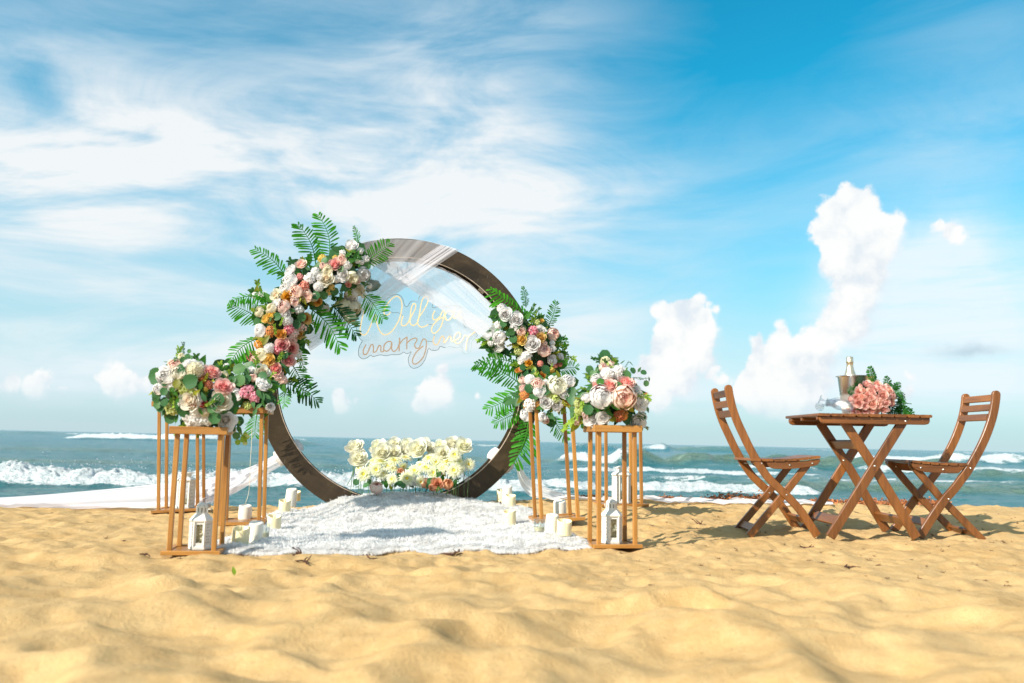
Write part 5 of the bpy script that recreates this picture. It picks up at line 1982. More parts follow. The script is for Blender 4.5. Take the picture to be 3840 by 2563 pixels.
GL.leaves([(880, 480, 50, 'round', 'euca', 100), (1135, 338, 52, 'round', 'euca', 60), (1240, 392, 44, 'round', 'eucalight', 60), (790, 712, 36, 'round', 'euca', 80), (832, 695, 56, 'round', 'euca', 20), (925, 655, 52, 'pointed', 'euca', 170), (1200, 535, 58, 'round', 'euca', 45),
           (1268, 510, 56, 'round', 'euca', 240), (955, 745, 64, 'round', 'euca', -10), (990, 700, 60, 'round', 'euca', 70), (760, 845, 80, 'pointed', 'olive', 60), (730, 840, 60, 'pointed', 'olive', 160), (1000, 590, 70, 'pointed', 'olive', 300), (975, 590, 50, 'pointed', 'olive', 250),
           (875, 940, 64, 'round', 'euca', 80), (905, 935, 54, 'pointed', 'euca', 20), (710, 1010, 70, 'sprig', 'limeleaf', 120), (850, 960, 80, 'sprig', 'limeleaf', 60), (820, 780, 70, 'sprig', 'limeleaf', 100), (860, 730, 60, 'sprig', 'limeleaf', 70),
           (960, 980, 70, 'sprig', 'olive', 20), (985, 870, 80, 'sprig', 'green', 70), (985, 840, 70, 'sprig', 'green', 100), (1290, 300, 90, 'sprig', 'green', 40), (1330, 330, 90, 'sprig', 'green', 10), (1300, 340, 80, 'pointed', 'green', 20), (1340, 300, 70, 'pointed', 'green', 60),
           (1410, 370, 50, 'round', 'eucalight', 20), (1405, 440, 60, 'round', 'eucalight', 70), (1240, 560, 80, 'sprig', 'green', 80), (1395, 500, 80, 'airy', 'green', 30), (770, 570, 90, 'pointed', 'green', 130), (745, 585, 80, 'pointed', 'green', 170),
           (1040, 770, 60, 'airy', 'limeleaf', 280), (1080, 560, 60, 'round', 'euca', 300), (1130, 560, 60, 'round', 'euca', 30), (870, 1010, 60, 'pointed', 'euca', 330), (900, 1040, 60, 'pointed', 'euca', 300), (800, 1120, 70, 'pointed', 'euca', 200), (870, 1150, 80, 'pointed', 'green', 300)])
GL.fill(240, GREENS, (.03, .12), .85, (34, 60), 3)

# ---- garland on the right of the arch
ZR = zf(1700, 1050, 2.614)
gr_ = thing('flower_garland', 'shorter flower garland with palm fronds on the right side of the arch', 'flower garland', at(*ZR(760, 800), 5.95), 'flower garlands on the arch')
GR = Spray(gr_, [(560, 330), (640, 440), (760, 560), (830, 700), (850, 850), (800, 1000), (760, 1200), (770, 1330)], 235, lambda u: arcY(u) - .06, .15, ZR, 2.614)
GR.core(.085)
for (b, t, w, mt, bow, tw, os_) in [
        ((760, 360), (380, 95), .11, 'palm', -.05, .55, .5), ((712, 270), (682, 75), .03, 'palm', .02, .3, 1), ((925, 465), (1006, 222), .055, 'palm', .02, .6, 1), ((630, 830), (226, 825), .11, 'palm', .13, -.3, .45),
        ((640, 1010), (288, 848), .085, 'palm', .06, .15, 1), ((660, 1060), (338, 1265), .085, 'palm', -.07, .25, 1), ((660, 1290), (412, 1408), .07, 'palm', .0, .2, 1), ((1010, 885), (1212, 858), .06, 'palm', -.05, .4, 1),
        ((975, 655), (1108, 600), .05, 'palm', -.05, .5, 1), ((955, 1330), (1100, 1562), .065, 'palm', -.03, .3, 1), ((740, 1340), (598, 1790), .12, 'palm', -.07, .15, .7), ((780, 1420), (665, 1690), .055, 'palm', -.03, .6, 1)]:
    u0, v0 = ZR(*b)
    u1, v1 = ZR(*t)
    frond(gr_, (u0, v0), (u1, v1), arcY(u0) - .09, arcY(u1) - .13, w * 1.15, mt, bow, tw, 15, os_)
GR.flowers([
    (505, 337, 'wr', 122), (475, 285, 'wp', 88), (620, 388, 'wr', 126), (460, 562, 'wp', 118), (442, 642, 'wp', 126), (350, 548, 'wb', 76), (595, 466, 'wp', 72), (440, 440, 'wb', 78), (665, 500, 'bp', 90), (780, 495, 'ph', 108), (855, 490, 'wr', 84), (975, 536, 'bp', 116), (675, 590, 'yr', 98),
    (858, 567, 'yr', 92), (775, 625, 'wr', 148), (887, 696, 'bp', 116), (635, 700, 'lm', 84), (710, 745, 'wh', 112), (672, 792, 'wr', 72), (970, 620, 'wb', 58), (965, 675, 'wr', 62), (960, 790, 'wr', 94), (740, 815, 'or', 68), (850, 820, 'ch', 60), (1000, 840, 'cc', 46), (1045, 830, 'cc', 42), (1040, 755, 'wr', 70),
    (875, 937, 'or', 68), (640, 892, 'or', 60), (970, 882, 'oy', 54), (820, 415, 'lm', 70), (865, 405, 'yr', 44), (360, 625, 'wb', 64), (710, 1325, 'wp', 108), (870, 1345, 'wp', 90), (905, 1378, 'bb', 64), (660, 880, 'ch', 50), (890, 630, 'lh', 70)])
GR.leaves([(490, 430, 74, 'round', 'euca', 280), (640, 465, 70, 'pointed', 'eucalight', 260), (695, 470, 84, 'pointed', 'eucalight', 300), (350, 510, 74, 'pointed', 'euca', 190), (375, 480, 66, 'pointed', 'euca', 20), (375, 575, 40, 'round', 'euca', 260), (570, 510, 80, 'round', 'euca', 200), (585, 580, 84, 'round', 'euca', 300),
           (530, 530, 74, 'pointed', 'euca', 120), (560, 640, 70, 'sprig', 'olive', 200), (610, 650, 90, 'pointed', 'olive', 200), (1000, 720, 90, 'sprig', 'olive', 20), (1010, 760, 90, 'pointed', 'olive', 330), (760, 860, 90, 'sprig', 'olive', 200), (790, 880, 60, 'round', 'limeleaf', 60), (810, 910, 60, 'round', 'limeleaf', 0),
           (905, 880, 96, 'round', 'euca', 290), (830, 940, 90, 'pointed', 'green', 280), (680, 860, 70, 'round', 'euca', 160), (960, 850, 60, 'sprig', 'limeleaf', 70), (770, 290, 120, 'sprig', 'green', 60), (810, 310, 110, 'sprig', 'green', 40), (730, 350, 110, 'pointed', 'green', 60), (840, 360, 90, 'airy', 'green', 100), (900, 545, 70, 'sprig', 'limeleaf', 80), (720, 545, 60, 'sprig', 'limeleaf', 60),
           (540, 1190, 110, 'round', 'euca', 200), (610, 1130, 120, 'pointed', 'euca', 160), (620, 1200, 90, 'round', 'euca', 250), (700, 1390, 90, 'pointed', 'green', 280)])
GR.fill(150, GREENS, (.03, .12), .8, (34, 62), 7)

# ---- bouquets on the stands
Z4F = zf(560, 1270, 3.646)


def crown_of(st, label, zz, sc, line, half, Y, bulge, core_pts):
    t = thing('flower_arrangement', label, 'flower arrangement', st.location + Vector((0, 0, .6)), 'flower arrangements on the stands')
    S = Spray(t, line, half, Y, bulge, zz, sc)
    mb = MB()
    for (x, y, rr, back) in core_pts:
        c = at(*zz(x, y), Y + back)
        r_ = rr / sc / FOC * Y
        prof = [(r_ * math.sin(math.pi * k / 8) * random.uniform(.92, 1.05), -r_ * .8 * math.cos(math.pi * k / 8)) for k in range(9)]
        mb.lathe(prof, 14, c)
    mb.build('floral_base', MAT['moss'], t, True)
    return S


YA = ST_A.location.y
A_ = crown_of(ST_A, 'lush white and pink flower arrangement on the front left stand', Z4F, 3.646, [(350, 560), (560, 700), (760, 820)], 520, YA + .05, .20, [(420, 700, 230, .03), (620, 860, 270, .02), (800, 880, 240, .04)])
A_.flowers([
    (440, 252, 'cp', 90, (-.2, -.8, .5)), (345, 372, 'bp', 165), (238, 505, 'wp', 235), (400, 472, 'iw', 190), (530, 366, 'pm', 165), (622, 335, 'wr', 110, (.3, .1, .9)), (690, 372, 'wp', 100), (620, 452, 'cm', 250), (845, 480, 'po', 210, (.5, -.6, .5)), (140, 690, 'wp', 150), (335, 660, 'wr', 130),
    (570, 845, 'cr', 270), (690, 865, 'wh', 150), (612, 885, 'sb', 100), (745, 890, 'rd', 100), (470, 680, 'lm', 190), (580, 706, 'lm', 110), (300, 965, 'lm', 190), (525, 1060, 'wh', 210), (640, 1110, 'wh', 220), (560, 1140, 'wb', 170), (620, 1000, 'wh', 180), (780, 1110, 'wh', 190), (760, 1020, 'cm', 120),
    (1050, 1115, 'wr', 240), (985, 860, 'cr', 260), (1005, 680, 'po', 235, (.35, -.7, .45)), (230, 620, 'wp', 110), (730, 560, 'rf', 120), (810, 630, 'rf', 120), (770, 690, 'oy', 60), (480, 880, 'wp', 150)])
A_.leaves([(110, 905, 125, 'round', 'eucalight', 250), (95, 830, 120, 'round', 'euca', 200), (150, 950, 130, 'round', 'euca', 260), (85, 760, 110, 'round', 'euca', 160), (190, 1010, 120, 'pointed', 'euca', 250), (205, 865, 140, 'round', 'euca', 280), (470, 990, 190, 'round', 'euca', 200), (285, 1090, 165, 'round', 'euca', 220), (940, 835, 190, 'round', 'euca', 300), (895, 1085, 180, 'round', 'euca', 250), (850, 965, 120, 'round', 'eucalight', 200), (1010, 1010, 130, 'pointed', 'euca', 0),
           (425, 400, 110, 'round', 'euca', 100), (440, 435, 110, 'round', 'euca', 280), (462, 295, 95, 'round', 'euca', 80), (545, 175, 66, 'round', 'eucalight', 60), (520, 240, 80, 'round', 'eucalight', 160), (562, 262, 70, 'round', 'eucalight', 0), (555, 590, 220, 'round', 'euca', 20), (615, 555, 200, 'pointed', 'euca', 100), (200, 725, 120, 'round', 'euca', 240),
           (205, 612, 90, 'round', 'euca', 180), (160, 515, 90, 'pointed', 'euca', 190), (375, 620, 130, 'round', 'olive', 250), (310, 700, 80, 'round', 'green', 60), (350, 750, 110, 'pointed', 'green', 320), (400, 840, 130, 'pointed', 'green', 40), (380, 950, 130, 'pointed', 'green', 280), (370, 1090, 140, 'pointed', 'green', 80), (820, 890, 160, 'sprig', 'limeleaf', 30), (860, 870, 130, 'sprig', 'green', 20),
           (700, 640, 130, 'pointed', 'green', 80), (770, 540, 140, 'sprig', 'olive', 60), (220, 318, 70, 'narrow', 'eucalight', 170), (345, 297, 60, 'pointed', 'euca', 150), (248, 365, 60, 'pointed', 'euca', 170), (465, 140, 200, 'airy', 'euca', 92), (455, 75, 70, 'airy', 'euca', 130), (1150, 1210, 150, 'pointed', 'euca', 280), (1220, 1130, 150, 'round', 'euca', 300), (1180, 990, 120, 'pointed', 'green', 260),
           (740, 800, 150, 'pointed', 'euca', 120), (640, 740, 130, 'pointed', 'olive', 40), (130, 790, 120, 'pointed', 'euca', 250), (700, 1000, 110, 'pointed', 'green', 300), (880, 930, 110, 'round', 'euca', 280), (1230, 1250, 140, 'pointed', 'euca', 300), (1190, 1330, 110, 'round', 'eucalight', 280), (1250, 1290, 100, 'sprig', 'limeleaf', 300), (1290, 1380, 110, 'round', 'limeleaf', 330), (1210, 1420, 80, 'round', 'limeleaf', 270), (1330, 1340, 90, 'round', 'lime', 0), (1310, 1430, 70, 'round', 'lime', 280), (1310, 1310, 70, 'round', 'limeleaf', 60)])
A_.fill(120, GREENS, (.03, .11), .62, (38, 72), 12)

YB = ST_B.location.y
B_ = crown_of(ST_B, 'flower arrangement with big eucalyptus leaves on the middle left stand', Z4F, 3.646, [(1150, 640), (1350, 720), (1500, 760)], 360, YB, .17, [(1180, 740, 190, .05), (1400, 780, 220, .04), (1480, 860, 150, .06)])
B_.flowers([
    (960, 580, 'cp', 110), (1000, 515, 'cb', 140), (1180, 762, 'wp', 165), (1330, 725, 'ph', 190), (1435, 790, 'ph', 160), (1400, 700, 'ph', 90), (1545, 655, 'wr', 200, (.5, -.5, .6)), (1420, 540, 'bb', 100), (1540, 465, 'cr', 190), (1390, 440, 'wr', 100), (1650, 930, 'wr', 110), (1340, 920, 'lm', 120), (1105, 600, 'ch', 110), (1280, 590, 'wp', 70),
    (1050, 370, 'wb', 80), (1040, 440, 'lm', 90), (1020, 465, 'cp', 60), (1250, 640, 'oy', 40)])
B_.leaves([(1225, 420, 185, 'round', 'eucalight', 200), (1232, 570, 175, 'round', 'eucalight', 270), (1340, 548, 120, 'round', 'euca', 280), (1130, 570, 125, 'round', 'euca', 240), (1340, 450, 110, 'pointed', 'eucalight', 300), (1545, 515, 140, 'round', 'euca', 0), (1640, 590, 100, 'pointed', 'eucalight', 310), (1620, 795, 120, 'pointed', 'eucalight', 320), (1555, 800, 120, 'pointed', 'euca', 280),
           (1210, 865, 160, 'pointed', 'euca', 240), (1500, 760, 150, 'pointed', 'euca', 300), (1440, 1010, 125, 'pointed', 'eucalight', 250), (1420, 900, 130, 'pointed', 'eucalight', 280), (1500, 920, 110, 'pointed', 'eucalight', 40), (1000, 415, 110, 'sprig', 'green', 150), (1080, 440, 130, 'sprig', 'limeleaf', 120), (960, 440, 60, 'round', 'green', 150), (1490, 390, 110, 'sprig', 'limeleaf', 60), (1430, 370, 80, 'sprig', 'limeleaf', 90),
           (1560, 890, 110, 'sprig', 'green', 300), (1660, 700, 110, 'sprig', 'limeleaf', 330), (1690, 820, 110, 'airy', 'green', 330), (1030, 560, 110, 'pointed', 'euca', 330), (1140, 650, 120, 'narrow', 'euca', 220), (1140, 720, 130, 'narrow', 'euca', 330), (1290, 1010, 120, 'pointed', 'green', 260), (1200, 970, 110, 'pointed', 'green', 260)])
B_.fill(85, GREENS, (.02, .10), .8, (36, 66), 15)

YE = ST_E.location.y
E_ = crown_of(ST_E, 'white peony arrangement on the middle right stand below the garland', ZR, 2.614, [(800, 1140), (950, 1130), (1060, 1130)], 260, YE, .16, [(850, 1150, 120, .05), (990, 1140, 150, .05)])
E_.flowers([(750, 982, 'pm', 104), (676, 985, 'bp', 70), (682, 1068, 'bp', 72), (690, 1130, 'of', 90), (826, 1030, 'bp', 120), (842, 1092, 'wp', 124), (1022, 1042, 'iw', 172), (1128, 1000, 'wp', 120), (1082, 1132, 'wr', 92), (905, 1200, 'wr', 120), (1012, 1226, 'wr', 104), (755, 1218, 'wh', 124), (1000, 1168, 'lm', 94), (940, 1140, 'lm', 70), (740, 1260, 'wh', 80), (960, 960, 'wb', 60), (905, 1000, 'wb', 60)])
E_.leaves([(740, 1065, 96, 'round', 'euca', 300), (770, 1145, 60, 'round', 'euca', 300), (890, 1065, 120, 'pointed', 'euca', 330), (905, 1110, 100, 'pointed', 'euca', 200), (860, 1250, 110, 'pointed', 'green', 200), (1150, 1150, 125, 'round', 'euca', 300), (1160, 1100, 110, 'round', 'euca', 60), (815, 1150, 80, 'pointed', 'eucalight', 60), (1100, 1220, 110, 'sprig', 'olive', 320), (980, 1070, 90, 'sprig', 'limeleaf', 60), (1190, 1020, 110, 'airy', 'green', 80), (1180, 1230, 110, 'sprig', 'limeleaf', 280), (960, 1050, 90, 'pointed', 'eucalight', 100)])
E_.fill(60, GREENS, (.02, .10), .7, (36, 62), 17)

YD = ST_D.location.y
D_ = crown_of(ST_D, 'round bouquet of large pink and white peonies on the front right stand', ZR, 2.614, [(1500, 1130), (1600, 1150)], 330, YD + .02, .19, [(1520, 1140, 200, .04), (1600, 1230, 190, .04), (1400, 1260, 120, .05)])
D_.flowers([(1492, 800, 'cm', 96), (1545, 830, 'bb', 60), (1470, 860, 'bp', 80), (1507, 925, 'pm', 126), (1620, 905, 'pm', 140), (1405, 982, 'wp', 108), (1525, 1048, 'po', 150, (0, -.7, .7)), (1412, 1050, 'pr', 104), (1695, 1022, 'po', 150, (.3, -.7, .6)), (1450, 1145, 'wp', 220), (1665, 1148, 'bp', 222), (1812, 1192, 'wr', 170),
            (1360, 1362, 'wr', 140), (1470, 1350, 'wr', 122), (1790, 1385, 'wr', 165), (1315, 1322, 'bp', 92), (1210, 1382, 'lh', 100), (1665, 1335, 'of', 110), (1630, 1340, 'rf', 120), (1300, 1155, 'wp', 90), (1795, 1082, 'wr', 72), (1230, 1280, 'lm', 100), (1215, 1210, 'lm', 80), (1560, 860, 'lm', 50)])
D_.leaves([(1335, 880, 86, 'round', 'eucalight', 130), (1370, 925, 86, 'round', 'eucalight', 60), (1410, 880, 60, 'pointed', 'eucalight', 60), (1330, 950, 80, 'round', 'eucalight', 200), (1290, 920, 60, 'narrow', 'euca', 170), (1695, 935, 105, 'round', 'eucalight', 80), (1760, 890, 70, 'round', 'euca', 300), (1865, 908, 66, 'round', 'euca', 350), (1825, 880, 60, 'pointed', 'eucalight', 60), (1890, 1015, 66, 'round', 'eucalight', 260),
           (1920, 975, 50, 'pointed', 'euca', 280), (1660, 805, 60, 'narrow', 'euca', 40), (1745, 820, 60, 'narrow', 'euca', 320), (1700, 830, 70, 'airy', 'euca', 60), (1800, 960, 90, 'airy', 'euca', 0), (1860, 970, 90, 'airy', 'euca', 10), (1620, 1036, 80, 'round', 'eucalight', 330), (1845, 1335, 105, 'round', 'euca', 260), (1905, 1272, 70, 'pointed', 'eucalight', 290), (1740, 1085, 96, 'pointed', 'euca', 40), (1590, 1245, 110, 'pointed', 'green', 330),
           (1320, 1272, 110, 'round', 'euca', 250), (1512, 1220, 90, 'pointed', 'green', 100), (1490, 1240, 100, 'pointed', 'euca', 260), (1230, 1075, 100, 'narrow', 'eucalight', 30), (1260, 1130, 110, 'pointed', 'eucalight', 200), (1170, 1180, 110, 'round', 'euca', 250), (1345, 1060, 100, 'pointed', 'euca', 200), (1440, 1000, 80, 'round', 'green', 200), (1510, 830, 60, 'pointed', 'limeleaf', 60), (1430, 780, 70, 'airy', 'euca', 110),
           (1270, 1200, 130, 'sprig', 'limeleaf', 250), (1260, 1380, 110, 'pointed', 'olive', 240), (1290, 1400, 90, 'pointed', 'olive', 300), (1650, 1210, 90, 'pointed', 'olive', 260), (1730, 1260, 120, 'pointed', 'olive', 320), (1570, 1370, 110, 'pointed', 'olive', 200), (1860, 1430, 110, 'sprig', 'olive', 330), (1840, 1450, 100, 'pointed', 'olive', 280), (1780, 1490, 80, 'pointed', 'olive', 250), (1460, 1430, 80, 'pointed', 'green', 220), (1160, 1280, 100, 'pointed', 'eucalight', 270), (1530, 1310, 90, 'pointed', 'green', 320), (1160, 1320, 90, 'pointed', 'eucalight', 260)])
D_.fill(90, GREENS, (.03, .11), .65, (38, 68), 19)

# ---- the low row of roses and gerberas at the foot of the arch
ZC = zf(1280, 1620, 4.35)
YC = ARC.y - .17
ct = thing('flower_arrangement', 'row of ivory roses and yellow white gerberas standing at the foot of the arch', 'flower arrangement', at(*ZC(1150, 940), YC), 'flower arrangements at the arch')


def stemmed(x, y, code, size, nrm, back=0.0, sx=None):
    u, v = ZC(x, y)
    Y = YC + back
    p = at(u, v, Y)
    dia = size / 4.35 / FOC * Y * 1.17
    put_flower(ct, code, p, nrm, dia)
    gx = p.x + random.uniform(-.02, .02) if sx is None else sx
    mb = MB()
    n = Vector(nrm).normalized()
    b = p - n * dia * .2
    mb.tube(smoothpath([b, b - n * dia * .25 + Vector((0, .01, -.03)), Vector(((gx + p.x) / 2, YC + back * .6 + .01, (p.z + .14) / 2)), Vector((gx, YC + back * .4, .15))], 3), .0022, 5)
    mb.build('flower_stem', MAT['stem'], ct)


for (x, y, s, n, bk) in [(225, 262, 255, (-.1, -.7, .8), .02), (280, 445, 270, (.1, -.8, .6), -.03), (610, 255, 240, (-.2, -.8, .6), .04), (665, 345, 270, (.1, -.9, .5), -.01), (865, 225, 230, (.1, -.9, .5), .05), (860, 345, 230, (0, -1, .3), .0),
                         (1085, 230, 220, (.1, -.8, .6), .05), (1050, 320, 190, (-.2, -.9, .3), .02), (1250, 285, 290, (-.2, -.9, .5), .0), (1360, 225, 220, (.2, -.8, .6), .05), (1440, 270, 170, (.3, -.8, .3), .02), (1620, 245, 200, (-.2, -.9, .5), .03), (1560, 290, 150, (-.4, -.8, .2), .03), (1810, 200, 220, (0, -.8, .7), .04), (1995, 235, 240, (.2, -.9, .5), .0),
                         (1655, 345, 220, (0, -1, .2), -.03)]:
    stemmed(x, y, 'iv', s, n, bk)
for (x, y, s, n, bk) in [(365, 690, 235, (0, -1, .1), -.09), (572, 620, 230, (.1, -1, .15), -.08), (290, 610, 150, (-.5, -.8, .4), -.05), (672, 690, 200, (.2, -.8, .5), -.06), (840, 600, 200, (.2, -.6, .8), -.06), (830, 775, 190, (-.3, -.9, .0), -.10), (1075, 762, 255, (-.05, -1, .1), -.12), (1195, 640, 230, (.05, -.8, .5), -.08),
                         (870, 470, 240, (.2, -.5, .85), -.04), (1050, 425, 200, (.2, -.4, .9), -.03), (1430, 430, 240, (-.3, -.6, .7), -.04), (1545, 495, 190, (.1, -1, .2), -.06), (1385, 595, 230, (.1, -.6, .8), -.08), (1290, 545, 180, (-.2, -.8, .6), -.05), (1715, 495, 250, (-.1, -.5, .8), -.05), (1850, 375, 220, (.1, -1, .3), -.07), (1840, 632, 240, (0, -1, .2), -.09),
                         (2080, 530, 195, (.1, -1, .1), -.02), (1500, 670, 200, (.1, -.9, .3), -.09), (1295, 815, 190, (.2, -.9, -.1), -.11), (650, 490, 230, (.2, -.35, .95), -.05), (1900, 470, 210, (.4, -.5, .7), -.05), (540, 470, 200, (-.2, -.4, .9), -.03), (1010, 560, 140, (.1, -.5, -.4), -.05), (480, 560, 150, (-.3, -.7, .6), -.05), (1930, 590, 190, (.3, -.8, .4), -.06), (1650, 590, 190, (-.2, -.8, .5), -.07), (760, 560, 180, (0, -.7, .7), -.06)]:
    stemmed(x, y, 'ge', s, n, bk)
for (x, y, code, s, n, bk) in [(570, 915, 'bp', 185, (0, -.5, .9), -.14), (1565, 855, 'pe', 180, (0, -1, .2), -.15), (1735, 860, 'pp', 150, (.2, -.8, .4), -.12), (970, 660, 'pp', 120, (0, -.9, .3), -.05), (1640, 620, 'pe', 140, (.2, -.8, .3), -.04), (1375, 835, 'pp', 150, (-.3, -.8, .3), -.09), (1165, 810, 'wp', 150, (.2, -.9, .1), -.09), (1490, 910, 'pp', 110, (-.3, -1, 0), -.15)]:
    stemmed(x, y, code, s, n, bk)
for (x, y, L, kd, cl, a, bk) in [(240, 820, 115, 'round', 'euca', 260, -.06), (400, 872, 105, 'round', 'euca', 200, -.10), (945, 730, 120, 'round', 'euca', 100, -.10), (935, 800, 110, 'pointed', 'euca', 250, -.11), (1455, 810, 130, 'round', 'euca', 200, -.13), (960, 845, 110, 'round', 'euca', 260, -.13), (890, 865, 100, 'pointed', 'euca', 250, -.12), (1010, 880, 90, 'round', 'euca', 320, -.14),
                                 (255, 900, 90, 'narrow', 'euca', 180, -.08), (1430, 880, 100, 'round', 'euca', 300, -.13), (1100, 600, 90, 'pointed', 'green', 60, -.07), (1560, 680, 130, 'sprig', 'green', 95, -.13), (1600, 690, 120, 'pointed', 'eucalight', 60, -.10), (1870, 830, 190, 'sprig', 'green', 60, -.08), (1840, 850, 170, 'pointed', 'eucalight', 70, -.06), (460, 800, 170, 'pointed', 'eucalight', 80, -.05), (730, 840, 170, 'pointed', 'green', 95, -.07),
                                 (700, 800, 150, 'pointed', 'eucalight', 60, -.06), (1790, 760, 150, 'pointed', 'eucalight', 95, -.05), (1650, 760, 150, 'pointed', 'green', 85, -.06), (1570, 940, 110, 'sprig', 'green', 250, -.18), (1610, 930, 100, 'sprig', 'green', 310, -.18), (1370, 870, 120, 'pointed', 'euca', 200, -.12), (1680, 690, 100, 'pointed', 'olive', 300, -.08), (1140, 370, 60, 'pointed', 'limeleaf', 240, 0), (1970, 370, 60, 'pointed', 'green', 280, 0),
                                 (1260, 455, 60, 'pointed', 'green', 250, -.02), (255, 565, 60, 'pointed', 'green', 240, -.02), (1250, 870, 90, 'pointed', 'euca', 200, -.1), (1150, 890, 90, 'pointed', 'green', 160, -.1), (800, 900, 100, 'pointed', 'olive', 110, -.1), (660, 840, 100, 'pointed', 'euca', 60, -.09)]:
    u, v = ZC(x, y)
    Y = YC + bk
    l_ = L / 4.35 / FOC * Y
    al = Vector((math.cos(R(a)), -.1, math.sin(R(a)))).normalized()
    put_leaf(ct, kd, cl, at(u, v, Y) - al * l_ * .5, al, Vector((random.gauss(0, .3), -1, random.gauss(0, .3) + .2)), l_, 'leaf' if kd != 'sprig' else 'leaf_sprig')
for (x0, y0, x1, y1) in ((90, 880, 250, 560), (198, 900, 190, 560), (315, 940, 312, 800), (1980, 800, 2025, 620), (1730, 760, 1760, 600), (1830, 820, 2030, 575)):
    mb = MB()
    mb.tube([at(*ZC(x0, y0), YC - .02), at(*ZC((x0 + x1) / 2 + 8, (y0 + y1) / 2), YC - .02), at(*ZC(x1, y1), YC - .02)], .0022, 5)
    mb.build('flower_stem', MAT['stem'], ct)

# twine hanging from the middle left bouquet
mb = MB()
mb.tube(smoothpath([at(*Z4(1030, 150), YB - .12), at(*Z4(1030, 260), YB - .12), at(*Z4(1018, 460), YB - .12), at(*Z4(1010, 640), YB - .11), at(*Z4(1000, 780), YB - .1), at(*Z4(968, 890), YB - .08)], 5), .0016, 5)
tag(mb.build('twine', MAT['twine']), 'thin pale twine dangling from the middle left bouquet to the sand', 'string')

# ------------------------------------------------------------------ folding table and chairs
def chain(zz, pts, Y):
    return [(p.x, p.z) for p in (at(*zz(x, y), Y) for x, y in pts)]


def sp2(pts, k=5):
    return [(p.x, p.y) for p in smoothpath([(x, z, 0) for x, z in pts], k)]


def rounded_bar(path, w, top=True, bot=False):
    """outline of a bar along a 2D path with a round head"""
    path = [Vector(p) for p in path]
    out = ribbon([tuple(p) for p in path], w)
    if not top:
        return out
    n = len(path)
    d = (path[0] - path[1]).normalized()
    nv = Vector((-d.y, d.x))
    cap = [tuple(path[0] + (nv * math.cos(a) + d * math.sin(a)) * (w / 2)) for a in np.linspace(0, math.pi, 9)][1:-1]
    l_, r_ = out[:n], out[n:]
    # l_ starts at the head on the left of the path direction, r_ ends there
    e0, e1 = Vector(r_[-1]), Vector(l_[0])
    if (Vector(cap[0]) - e0).length > (Vector(cap[-1]) - e0).length:
        cap = cap[::-1]
    return l_ + r_ + cap


def bolt(root, x, y, z, r_=.0048):
    mb = MB()
    mb.lathe([(r_, 0), (r_, .0012), (r_ * .7, .0024), (0, .0026)], 10, (x, y, z), Euler((R(90), 0, 0)).to_matrix())
    mb.build('bolt', MAT['metal'], root, False)


